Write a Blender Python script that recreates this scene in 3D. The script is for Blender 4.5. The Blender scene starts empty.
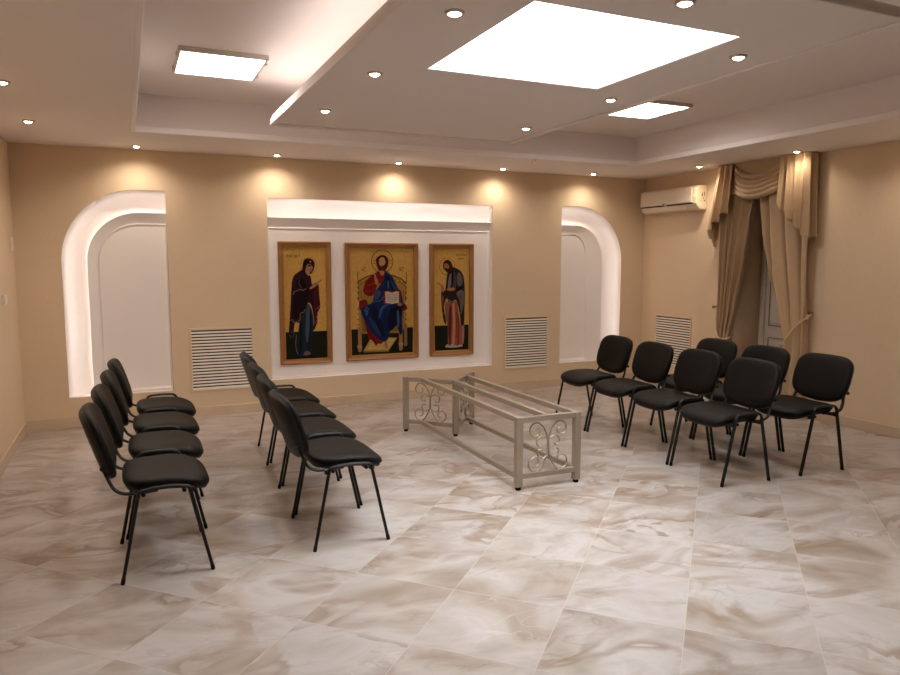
import bpy, bmesh, math, random
from math import pi, sin, cos, radians, sqrt
from mathutils import Vector, Matrix

random.seed(7)
SC = bpy.context.scene
COL = SC.collection

# ------------------------------------------------------------------ settings
WALL_A, WALL_B = (208, 183, 152), (222, 200, 171)
FLOOR_RAMP = [(0.28, (136, 119, 105)), (0.43, (162, 150, 141)), (0.60, (180, 173, 170)), (0.74, (154, 139, 128))]
FLOOR_BROWN, FLOOR_WHITE, FLOOR_DARK, GROUT = (130, 104, 82), (200, 194, 190), (116, 97, 83), (184, 176, 169)
FLOOR_ROUGH = 0.29
CEIL = (231, 222, 217)
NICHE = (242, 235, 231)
CURTAIN = (184, 155, 120)
GOLD = (214, 166, 88)
PANEL_STR, SKY_STR, LED_STR, COVE_STR = 4.5, 31.0, 27.0, 15.0
PANEL_W, PANEL_COL, PANEL_SPREAD = 7.0, (1.0, 0.97, 0.95), 165
SPOT_W, SPOT_COL, SPOT_ANG, SPOT_BLEND = 12.0, (1.0, 0.86, 0.71), 155, 1.0
EXPO = 0.5

# painted figures of the icons: outlines in millimetres about each icon centre
ICONS = {
'mother': ([1.373, 1.905, 0.456, 1.689, 1.424, 1.856, 0.501, 1.634], [
  ('r',(120,82,32),(42,379),83.3,4.4),
  ('p',(30,33,20),[(-210,-290),(216,-291),(217,-570),(-209,-572)],0),
  ('p',(52,22,30),[(-26,339),(-72,314),(-117,274),(-139,185),(-151,25),(-162,-115),(-179,-315),(-150,-286),(-130,-297),(-112,-197),(-64,-199),(-32,-119),(1,-39),(22,1),(52,-10),(71,-81),(83,-204),(65,-285),(90,-265),(120,-185),(113,-123),(143,-63),(152,-22),(142,80),(138,181),(103,206),(70,190),(60,263),(32,303),(8,303)],1),
  ('p',(80,24,32),[(99,186),(136,189),(144,80),(148,-32),(114,-66),(122,-128),(95,-204),(85,-122),(86,40)],1),
  ('p',(32,42,56),[(1,-19),(32,-9),(65,-81),(79,-204),(64,-326),(49,-448),(31,-529),(-51,-539),(-101,-510),(-88,-360),(-68,-198),(-32,-119)],1),
  ('p',(66,80,94),[(9,-39),(38,-19),(38,-182),(27,-324),(9,-405),(-10,-322),(-3,-180)],1),
  ('p',(20,26,36),[(44,-121),(56,-121),(48,-325),(27,-508),(11,-507),(31,-324)],1),
  ('p',(20,26,36),[(-65,-259),(-43,-179),(-38,-321),(-54,-504),(-79,-503)],1),
  ('p',(38,20,28),[(-26,319),(-20,403),(1,443),(41,455),(82,439),(103,399),(94,351),(73,311),(40,291),(3,283)],1),
  ('p',(170,115,88),[(16,379),(42,399),(68,387),(82,363),(74,339),(55,313),(28,317),(11,347)],1),
  ('p',(176,126,84),[(5,347),(28,317),(51,307),(38,275),(8,307)],1),
  ('p',(60,25,22),[(26,379),(50,391),(70,379),(54,373)],1),
  ('p',(60,25,22),[(49,347),(65,343),(61,335)],0),
  ('p',(28,12,18),[(-94,224),(-54,254),(-10,239),(5,163),(-16,147),(-56,160),(-84,144)],1),
  ('p',(34,14,20),[(-118,85),(-37,119),(45,132),(33,41),(-21,-79),(-103,-157),(-126,-116)],1),
  ('p',(175,120,92),[(45,154),(76,184),(118,210),(170,243),(176,233),(128,189),(97,163),(57,142)],1),
  ('l',(16,8,12),[(-57,83),(-88,-36),(-103,-157)],5.9),
  ('l',(16,8,12),[(-5,82),(-27,-18)],5.9),
  ('l',(16,8,12),[(55,122),(67,20),(74,-61)],5.9),
  ('l',(30,8,12),[(119,157),(117,39),(124,-22)],4.8),
  ('l',(150,110,100),[(-126,85),(-113,117),(-56,140),(-24,131),(5,147)],5.9),
  ('l',(150,110,105),[(-164,-175),(-139,-164),(-124,-192),(-67,-174),(-54,-102),(-21,-91),(-8,-63)],5.9),
  ('l',(140,100,95),[(102,-66),(131,-54),(144,-26)],5.9),
  ('l',(140,100,95),[(95,-204),(117,-172),(109,-131)],5.0),
  ('l',(110,80,85),[(-58,240),(-63,196),(-40,159)],5.0),
  ('l',(130,120,120),[(-103,-318),(-110,-440),(-91,-518)],5.0),
  ('l',(110,90,85),[(-171,-316),(-156,-347),(-131,-327),(-126,-297)],5.0),
  ('p',(120,95,90),[(-35,-530),(-1,-490),(36,-509),(29,-535)],1),
  ('p',(170,140,70),[(51,431),(65,427),(65,409),(53,413)],0),
  ('l',(95,30,20),[(-180,462),(-178,490),(-166,474),(-154,490),(-153,462)],4.0),
  ('l',(95,30,20),[(-143,462),(-140,490),(-126,488),(-126,476),(-140,474)],4.0),
  ('r',(95,30,20),(-89,476),12.9,4.0),
  ('l',(95,30,20),[(-101,476),(-77,476)],3.6),
  ('l',(95,30,20),[(-66,490),(-59,477),(-59,463)],4.0),
  ('l',(95,30,20),[(-48,492),(-59,477)],4.0),
]),
'throne': ([2.053, 2.861, 0.455, 1.683, 2.109, 2.804, 0.506, 1.626], [
  ('p',(30,33,20),[(-348,-285),(347,-288),(343,-562),(-346,-560)],0),
  ('p',(172,130,62),[(-274,98),(-273,202),(-203,261),(-119,290),(116,289),(213,249),(270,191),(274,88),(262,-284),(187,-344),(-226,-337),(-262,-264)],0),
  ('p',(142,104,50),[(-239,-103),(-134,-66),(167,-74),(244,-118),(231,-325),(165,-322),(-232,-316)],0),
  ('l',(84,48,22),[(-277,194),(-256,222),(-203,253),(-140,277),(-98,284)],10.5),
  ('l',(84,48,22),[(274,179),(246,216),(202,245),(148,266),(105,275)],10.5),
  ('l',(96,60,28),[(-267,317),(-272,268),(-266,198),(-266,98),(-265,-2)],8.4),
  ('l',(96,60,28),[(271,314),(275,263),(270,191),(267,88),(264,-15)],8.4),
  ('l',(110,70,34),[(-256,174),(-193,213),(-151,216)],6.3),
  ('l',(110,70,34),[(252,167),(202,202),(169,205)],6.3),
  ('l',(214,172,98),[(-279,186),(-258,178)],6.7),
  ('l',(74,42,18),[(-279,158),(-259,150)],6.7),
  ('l',(214,172,98),[(-280,130),(-259,122)],6.7),
  ('l',(74,42,18),[(-280,102),(-259,94)],6.7),
  ('l',(214,172,98),[(-281,74),(-260,66)],6.7),
  ('l',(74,42,18),[(-281,46),(-260,38)],6.7),
  ('l',(214,172,98),[(-281,18),(-261,10)],6.7),
  ('l',(74,42,18),[(-282,-10),(-261,-18)],6.7),
  ('l',(214,172,98),[(-282,-38),(-261,-46)],6.7),
  ('l',(74,42,18),[(-283,-66),(-262,-75)],6.7),
  ('l',(214,172,98),[(-283,-94),(-262,-103)],6.7),
  ('l',(74,42,18),[(-283,-122),(-263,-131)],6.7),
  ('l',(214,172,98),[(-284,-150),(-263,-159)],6.7),
  ('l',(74,42,18),[(-284,-179),(-263,-187)],6.7),
  ('l',(214,172,98),[(-284,-207),(-264,-216)],6.7),
  ('l',(74,42,18),[(-285,-235),(-264,-244)],6.7),
  ('l',(214,172,98),[(259,179),(281,170)],6.7),
  ('l',(74,42,18),[(259,150),(281,142)],6.7),
  ('l',(214,172,98),[(258,121),(280,113)],6.7),
  ('l',(74,42,18),[(258,93),(280,84)],6.7),
  ('l',(214,172,98),[(258,64),(280,55)],6.7),
  ('l',(74,42,18),[(258,35),(280,26)],6.7),
  ('l',(214,172,98),[(258,6),(280,-3)],6.7),
  ('l',(74,42,18),[(257,-23),(279,-32)],6.7),
  ('l',(214,172,98),[(257,-52),(279,-61)],6.7),
  ('l',(74,42,18),[(257,-81),(279,-90)],6.7),
  ('l',(214,172,98),[(257,-110),(279,-119)],6.7),
  ('l',(74,42,18),[(257,-139),(279,-148)],6.7),
  ('l',(214,172,98),[(257,-168),(279,-177)],6.7),
  ('l',(74,42,18),[(256,-197),(278,-206)],6.7),
  ('l',(214,172,98),[(256,-226),(278,-235)],6.7),
  ('l',(74,42,18),[(256,-255),(278,-264)],6.7),
  ('l',(80,48,22),[(-223,-120),(-210,-137)],5.1),
  ('l',(80,48,22),[(-198,-137),(-185,-121)],5.1),
  ('l',(80,48,22),[(-172,-122),(-160,-138)],5.1),
  ('l',(80,48,22),[(-147,-139),(-134,-123)],5.1),
  ('l',(80,48,22),[(-122,-123),(-109,-140)],5.1),
  ('l',(80,48,22),[(-96,-140),(-83,-124)],5.1),
  ('l',(80,48,22),[(-71,-125),(-58,-141)],5.1),
  ('l',(80,48,22),[(-45,-142),(-32,-126)],5.1),
  ('l',(80,48,22),[(-19,-126),(-7,-143)],5.1),
  ('l',(80,48,22),[(6,-143),(19,-127)],5.1),
  ('l',(80,48,22),[(32,-128),(45,-145)],5.1),
  ('l',(80,48,22),[(58,-145),(71,-129)],5.1),
  ('l',(80,48,22),[(84,-129),(97,-146)],5.1),
  ('l',(80,48,22),[(110,-147),(123,-131)],5.1),
  ('l',(80,48,22),[(136,-131),(149,-148)],5.1),
  ('l',(80,48,22),[(162,-148),(175,-132)],5.1),
  ('l',(80,48,22),[(189,-133),(202,-149)],5.1),
  ('l',(84,50,22),[(-243,206),(-231,221)],5.5),
  ('l',(216,176,104),[(-220,208),(-208,224)],5.5),
  ('l',(84,50,22),[(-197,211),(-185,227)],5.5),
  ('l',(216,176,104),[(-174,214),(-162,230)],5.5),
  ('l',(84,50,22),[(-151,216),(-138,232)],5.5),
  ('l',(216,176,104),[(-128,219),(-115,235)],5.5),
  ('l',(84,50,22),[(248,200),(235,216)],5.5),
  ('l',(216,176,104),[(224,203),(211,219)],5.5),
  ('l',(84,50,22),[(200,206),(187,223)],5.5),
  ('l',(216,176,104),[(176,210),(163,226)],5.5),
  ('l',(84,50,22),[(152,213),(139,229)],5.5),
  ('l',(216,176,104),[(128,216),(115,233)],5.5),
  ('l',(110,70,34),[(-240,128),(-233,37)],6.3),
  ('l',(110,70,34),[(239,120),(233,-14)],6.3),
  ('p',(168,124,80),[(-279,-263),(-237,-261),(-238,-509),(-249,-529),(-279,-527)],0),
  ('p',(168,124,80),[(183,-277),(223,-279),(225,-522),(203,-540),(181,-526)],0),
  ('p',(150,112,70),[(240,-263),(276,-260),(277,-485),(243,-492)],0),
  ('p',(190,140,110),[(-286,-456),(-236,-458),(-236,-489),(-286,-486)],0),
  ('p',(190,140,110),[(177,-447),(230,-450),(230,-481),(177,-478)],0),
  ('p',(30,28,20),[(-226,-387),(-158,-350),(-116,-351),(-213,-520),(-232,-519)],0),
  ('p',(196,160,86),[(-127,-371),(160,-394),(65,-525),(-220,-518)],0),
  ('p',(150,112,52),[(-220,-518),(65,-525),(63,-541),(-218,-536)],0),
  ('p',(216,186,120),[(-95,-393),(125,-409),(54,-503),(-171,-500)],0),
  ('p',(200,166,92),[(-82,-406),(107,-419),(46,-493),(-147,-489)],0),
  ('p',(122,30,24),[(-263,8),(-185,26),(-171,-35),(-243,-87),(-264,-46)],1),
  ('p',(110,32,26),[(207,-13),(264,-40),(277,-88),(215,-100)],1),
  ('p',(205,180,140),[(-280,-6),(-265,6),(-263,-22),(-276,-54),(-288,-46)],1),
  ('p',(205,180,140),[(258,-6),(273,-15),(277,-48),(262,-40)],1),
  ('r',(92,34,20),(-1,427),120.0,6.7),
  ('l',(92,34,20),[(-115,436),(-73,437)],4.2),
  ('l',(92,34,20),[(72,437),(117,437)],4.2),
  ('l',(92,34,20),[(-111,408),(-73,408)],4.2),
  ('l',(92,34,20),[(72,408),(115,408)],4.2),
  ('p',(128,27,24),[(-44,324),(-108,286),(-172,237),(-204,173),(-215,117),(-191,77),(-136,59),(-89,91),(-67,159),(-46,195),(10,194),(40,265),(32,311),(8,295),(-19,284)],1),
  ('p',(24,37,80),[(24,332),(62,309),(109,268),(147,193),(180,131),(208,110),(223,27),(233,-55),(214,-200),(222,-324),(196,-365),(165,-281),(144,-259),(82,-319),(51,-410),(-10,-430),(-95,-373),(-158,-288),(-209,-185),(-239,-107),(-235,-67),(-186,-38),(-112,-2),(-98,71),(-68,123),(-33,171),(5,211),(21,265)],1),
  ('p',(122,26,25),[(-207,-189),(-157,-284),(-90,-369),(-5,-426),(-27,-454),(-57,-448),(-79,-472),(-104,-438),(-138,-402),(-163,-406),(-175,-339)],1),
  ('p',(16,22,48),[(-155,-55),(-91,-51),(-39,-150),(-4,-254),(17,-378),(-41,-314),(-103,-189)],1),
  ('p',(16,22,48),[(69,-112),(135,-57),(207,-67),(192,-199),(157,-251),(89,-315),(52,-256)],1),
  ('p',(16,22,48),[(40,275),(87,250),(130,168),(143,115),(103,112),(61,194)],1),
  ('p',(58,88,132),[(-205,-80),(-180,-45),(-155,-74),(-173,-146),(-193,-129)],1),
  ('p',(54,82,126),[(-36,-93),(7,-41),(89,-27),(15,-70),(-20,-143),(-46,-191)],1),
  ('p',(46,70,112),[(-156,-163),(-118,-188),(-60,-276),(-26,-372),(-73,-329),(-125,-233)],1),
  ('p',(66,94,134),[(162,-115),(180,-112),(185,-256),(166,-276)],1),
  ('p',(66,94,134),[(53,218),(70,214),(74,153),(61,141)],1),
  ('p',(42,66,110),[(87,238),(134,168),(169,119),(143,119),(104,177)],1),
  ('p',(62,72,116),[(-85,95),(-47,124),(-15,93),(-52,33),(-90,24)],1),
  ('l',(92,122,170),[(-95,4),(-27,12),(8,52)],6.3),
  ('l',(200,70,58),[(-173,173),(-120,186),(-84,204)],5.3),
  ('l',(190,62,52),[(-190,117),(-131,116),(-89,145)],5.3),
  ('l',(96,14,16),[(-151,226),(-165,156),(-153,86)],6.3),
  ('l',(12,17,38),[(-176,-65),(-135,-167),(-73,-292),(-22,-397)],5.5),
  ('l',(12,17,38),[(-19,-53),(-58,-149),(-38,-252)],5.1),
  ('l',(12,17,38),[(37,-54),(19,-172),(35,-317)],5.1),
  ('l',(12,17,38),[(202,-75),(206,-199),(205,-324)],5.1),
  ('l',(12,17,38),[(32,303),(40,194),(9,93)],5.1),
  ('l',(70,10,12),[(-158,-309),(-112,-392),(-74,-448)],5.5),
  ('l',(70,10,12),[(-96,272),(-130,196),(-119,83)],5.5),
  ('p',(72,30,20),[(-61,380),(-71,447),(-43,481),(0,495),(47,479),(68,437),(61,380),(41,344),(19,316),(-32,324),(-51,352)],1),
  ('p',(200,148,96),[(-35,445),(-13,469),(14,467),(31,437),(29,396),(11,360),(-10,352),(-29,376),(-37,412)],1),
  ('p',(84,36,22),[(-37,396),(-21,378),(-3,386),(16,384),(29,402),(28,360),(2,320),(-19,324),(-36,356)],1),
  ('p',(176,100,80),[(-14,372),(7,372),(-1,364)],0),
  ('l',(70,30,20),[(-31,429),(-11,431)],4.6),
  ('l',(70,30,20),[(6,431),(25,429)],4.6),
  ('l',(140,90,60),[(-3,429),(-5,396),(3,394)],4.2),
  ('p',(182,130,84),[(-30,328),(22,322),(10,283),(-15,280)],1),
  ('p',(190,128,84),[(-92,282),(-79,300),(-67,248),(-50,233),(-52,195),(-78,183),(-88,224)],1),
  ('p',(156,32,32),[(13,113),(199,110),(202,-30),(12,-25)],0),
  ('p',(214,204,184),[(30,105),(69,102),(105,89),(142,103),(182,104),(181,-17),(141,-18),(104,-29),(68,-18),(31,-15)],0),
  ('l',(120,105,90),[(105,89),(104,-27)],4.2),
  ('l',(120,112,102),[(43,80),(90,75)],5.5),
  ('l',(120,112,102),[(43,62),(90,57)],5.5),
  ('l',(120,112,102),[(42,43),(90,38)],5.5),
  ('l',(120,112,102),[(42,25),(90,20)],5.5),
  ('l',(120,112,102),[(42,7),(89,2)],5.5),
  ('l',(120,112,102),[(120,75),(168,80)],5.5),
  ('l',(120,112,102),[(120,56),(168,61)],5.5),
  ('l',(120,112,102),[(120,38),(168,43)],5.5),
  ('l',(120,112,102),[(120,19),(168,24)],5.5),
  ('l',(120,112,102),[(120,1),(168,6)],5.5),
  ('p',(176,116,76),[(168,-25),(207,-18),(216,-47),(176,-50)],1),
  ('p',(176,116,70),[(12,-443),(34,-424),(52,-491),(35,-511),(18,-485)],1),
  ('l',(95,34,20),[(-221,355),(-221,323)],5.1),
  ('l',(95,34,20),[(-187,353),(-202,351),(-206,337),(-200,325),(-188,325)],5.1),
  ('l',(95,34,20),[(-227,365),(-183,365)],3.8),
  ('l',(95,34,20),[(188,353),(207,321)],5.1),
  ('l',(95,34,20),[(208,353),(188,321)],5.1),
  ('l',(95,34,20),[(238,351),(223,349),(218,335),(225,323),(238,322)],5.1),
  ('l',(95,34,20),[(184,364),(240,363)],3.8),
]),
'prophet': ([2.997, 3.525, 0.454, 1.684, 3.053, 3.47, 0.504, 1.624], [
  ('r',(120,82,32),(-55,370),92.3,4.8),
  ('p',(30,33,20),[(-208,-283),(209,-284),(208,-565),(-204,-561)],0),
  ('p',(158,90,66),[(-64,-18),(8,-30),(62,-17),(85,-145),(113,-280),(154,-292),(145,-496),(77,-521),(-37,-512),(-50,-305),(-77,-161)],1),
  ('p',(205,135,102),[(8,-61),(31,-45),(45,-267),(33,-498),(6,-497),(15,-266)],1),
  ('p',(92,42,38),[(-23,-60),(-1,-102),(-12,-496),(-32,-495),(-39,-203)],1),
  ('p',(120,60,48),[(67,-145),(90,-248),(86,-497),(68,-506),(72,-310)],1),
  ('p',(176,120,108),[(126,-291),(154,-292),(150,-462),(131,-489)],1),
  ('p',(48,36,36),[(-37,376),(30,360),(98,329),(139,274),(157,182),(162,38),(158,-106),(152,-280),(115,-278),(99,-166),(76,-63),(53,-5),(8,-32),(-37,-15),(-70,12),(-95,-79),(-77,-181),(-68,-267),(-95,-242),(-115,-139),(-126,-37),(-130,64),(-115,125),(-81,104),(-63,245),(-50,316)],1),
  ('p',(104,94,90),[(71,295),(107,295),(134,223),(125,166),(89,150),(64,203)],1),
  ('p',(112,100,96),[(58,77),(116,109),(150,79),(146,-44),(126,-138),(108,-166),(103,-100),(89,-1)],1),
  ('p',(124,112,106),[(-32,261),(-6,293),(8,224),(-5,180),(-28,127),(-50,136)],1),
  ('p',(84,70,68),[(12,275),(39,305),(57,224),(48,138),(12,135)],1),
  ('p',(26,18,20),[(-1,306),(21,295),(12,163),(-5,160)],1),
  ('p',(26,18,20),[(89,142),(130,152),(112,113),(53,89)],1),
  ('p',(110,72,66),[(-126,44),(-108,54),(-95,3),(-108,-99),(-117,-58)],1),
  ('l',(20,14,14),[(112,60),(98,-43),(112,-146)],5.7),
  ('l',(20,14,14),[(30,285),(26,204)],5.3),
  ('l',(20,14,14),[(-59,83),(-81,-18),(-77,-120)],5.7),
  ('l',(96,48,40),[(49,-62),(58,-206),(58,-433)],5.7),
  ('l',(96,48,40),[(-46,-244),(-41,-388),(-23,-492)],5.7),
  ('l',(140,125,120),[(-64,22),(-37,-3),(8,-20),(44,0)],6.6),
  ('l',(140,125,120),[(-104,-140),(-77,-173),(-68,-243)],6.6),
  ('p',(60,30,22),[(-103,403),(-81,435),(-41,443),(-3,411),(19,346),(35,313),(3,322),(-19,312),(-46,306),(-81,326),(-106,363)],1),
  ('p',(166,106,76),[(-94,395),(-63,407),(-37,387),(-30,354),(-50,330),(-77,342),(-94,367)],1),
  ('p',(60,30,22),[(-81,346),(-59,350),(-43,342),(-28,362),(-17,314),(-41,298),(-66,310)],1),
  ('l',(60,28,20),[(-86,379),(-72,381)],4.8),
  ('l',(60,28,20),[(-59,381),(-43,376)],4.8),
  ('p',(180,120,90),[(-59,126),(8,137),(44,120),(21,102),(-48,105)],1),
  ('p',(176,114,78),[(-183,182),(-159,192),(-115,165),(-95,134),(-101,84),(-119,105),(-130,151),(-161,174)],1),
  ('p',(188,166,150),[(-81,-524),(-50,-494),(-28,-512),(9,-491),(43,-516),(122,-507),(125,-530),(9,-537)],1),
  ('l',(100,34,20),[(57,508),(57,488)],4.4),
  ('l',(100,34,20),[(77,508),(77,488)],4.4),
  ('l',(100,34,20),[(97,508),(97,488)],4.4),
  ('l',(100,34,20),[(118,508),(118,488)],4.4),
  ('l',(100,34,20),[(138,508),(138,488)],4.4),
  ('l',(100,34,20),[(158,508),(158,488)],4.4),
  ('l',(100,34,20),[(179,508),(179,488)],4.4),
  ('l',(100,34,20),[(57,508),(70,488)],4.4),
  ('l',(100,34,20),[(77,490),(91,506)],4.4),
  ('l',(100,34,20),[(97,508),(111,488)],4.4),
  ('l',(100,34,20),[(118,490),(131,506)],4.4),
  ('l',(100,34,20),[(138,508),(152,488)],4.4),
  ('l',(100,34,20),[(158,490),(172,506)],4.4),
  ('l',(100,34,20),[(79,465),(79,447)],4.4),
  ('l',(100,34,20),[(100,465),(100,447)],4.4),
  ('l',(100,34,20),[(120,465),(120,447)],4.4),
  ('l',(100,34,20),[(140,465),(140,447)],4.4),
  ('l',(100,34,20),[(79,465),(93,449)],4.4),
  ('l',(100,34,20),[(100,449),(113,465)],4.4),
  ('l',(100,34,20),[(120,465),(134,449)],4.4),
  ('l',(100,34,20),[(140,449),(154,465)],4.4),
]),
}

# ------------------------------------------------------------------ materials
def lin(c):
    c = c / 255.0
    return c / 12.92 if c <= 0.04045 else ((c + 0.055) / 1.055) ** 2.4
def rgb(t): return (lin(t[0]), lin(t[1]), lin(t[2]), 1.0)

def new_mat(name):
    m = bpy.data.materials.new(name); m.use_nodes = True
    nt = m.node_tree
    return m, nt, nt.nodes['Principled BSDF']

def mat(name, c, rough=0.5, metal=0.0, spec=0.5, vary=0.0, vscale=6.0, bump=0.0, bscale=200.0, sheen=0.0):
    m, nt, b = new_mat(name)
    b.inputs['Base Color'].default_value = rgb(c)
    b.inputs['Roughness'].default_value = rough
    b.inputs['Metallic'].default_value = metal
    b.inputs['Specular IOR Level'].default_value = spec
    if sheen: b.inputs['Sheen Weight'].default_value = sheen
    tc = nt.nodes.new('ShaderNodeTexCoord')
    if vary:
        n = nt.nodes.new('ShaderNodeTexNoise'); n.inputs['Scale'].default_value = vscale; n.inputs['Detail'].default_value = 4
        nt.links.new(tc.outputs['Object'], n.inputs['Vector'])
        r = nt.nodes.new('ShaderNodeMapRange'); r.inputs['To Min'].default_value = 1 - vary; r.inputs['To Max'].default_value = 1 + vary
        nt.links.new(n.outputs['Fac'], r.inputs['Value'])
        h = nt.nodes.new('ShaderNodeHueSaturation'); h.inputs['Color'].default_value = rgb(c)
        nt.links.new(r.outputs['Result'], h.inputs['Value']); nt.links.new(h.outputs['Color'], b.inputs['Base Color'])
    if bump:
        n2 = nt.nodes.new('ShaderNodeTexNoise'); n2.inputs['Scale'].default_value = bscale; n2.inputs['Detail'].default_value = 3
        nt.links.new(tc.outputs['Object'], n2.inputs['Vector'])
        bp = nt.nodes.new('ShaderNodeBump'); bp.inputs['Strength'].default_value = bump; bp.inputs['Distance'].default_value = 0.002
        nt.links.new(n2.outputs['Fac'], bp.inputs['Height']); nt.links.new(bp.outputs['Normal'], b.inputs['Normal'])
    return m

def glow(name, c, strength):
    m = bpy.data.materials.new(name); m.use_nodes = True; nt = m.node_tree
    for n in list(nt.nodes): nt.nodes.remove(n)
    e = nt.nodes.new('ShaderNodeEmission'); o = nt.nodes.new('ShaderNodeOutputMaterial')
    e.inputs['Color'].default_value = (c[0], c[1], c[2], 1); e.inputs['Strength'].default_value = strength
    nt.links.new(e.outputs[0], o.inputs['Surface'])
    return m

def wall_fabric():
    m, nt, b = new_mat('beige_wall_covering')
    tc = nt.nodes.new('ShaderNodeTexCoord')
    n1 = nt.nodes.new('ShaderNodeTexNoise'); n1.inputs['Scale'].default_value = 1.3; n1.inputs['Detail'].default_value = 5
    n2 = nt.nodes.new('ShaderNodeTexNoise'); n2.inputs['Scale'].default_value = 90; n2.inputs['Detail'].default_value = 3
    mp = nt.nodes.new('ShaderNodeMapping'); mp.inputs['Scale'].default_value = (1, 1, 0.22)
    nt.links.new(tc.outputs['Object'], n1.inputs['Vector']); nt.links.new(tc.outputs['Object'], mp.inputs['Vector'])
    nt.links.new(mp.outputs['Vector'], n2.inputs['Vector'])
    mx = nt.nodes.new('ShaderNodeMix'); mx.data_type = 'RGBA'
    mx.inputs['A'].default_value = rgb(WALL_A); mx.inputs['B'].default_value = rgb(WALL_B)
    ad = nt.nodes.new('ShaderNodeMath'); ad.operation = 'ADD'
    m1 = nt.nodes.new('ShaderNodeMath'); m1.operation = 'MULTIPLY'; m1.inputs[1].default_value = 0.45
    m2 = nt.nodes.new('ShaderNodeMath'); m2.operation = 'MULTIPLY'; m2.inputs[1].default_value = 0.55
    nt.links.new(n1.outputs['Fac'], m1.inputs[0]); nt.links.new(n2.outputs['Fac'], m2.inputs[0])
    nt.links.new(m1.outputs[0], ad.inputs[0]); nt.links.new(m2.outputs[0], ad.inputs[1])
    nt.links.new(ad.outputs[0], mx.inputs['Factor']); nt.links.new(mx.outputs['Result'], b.inputs['Base Color'])
    b.inputs['Roughness'].default_value = 0.72; b.inputs['Specular IOR Level'].default_value = 0.25
    bp = nt.nodes.new('ShaderNodeBump'); bp.inputs['Strength'].default_value = 0.15; bp.inputs['Distance'].default_value = 0.002
    nt.links.new(n2.outputs['Fac'], bp.inputs['Height']); nt.links.new(bp.outputs['Normal'], b.inputs['Normal'])
    return m

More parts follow.
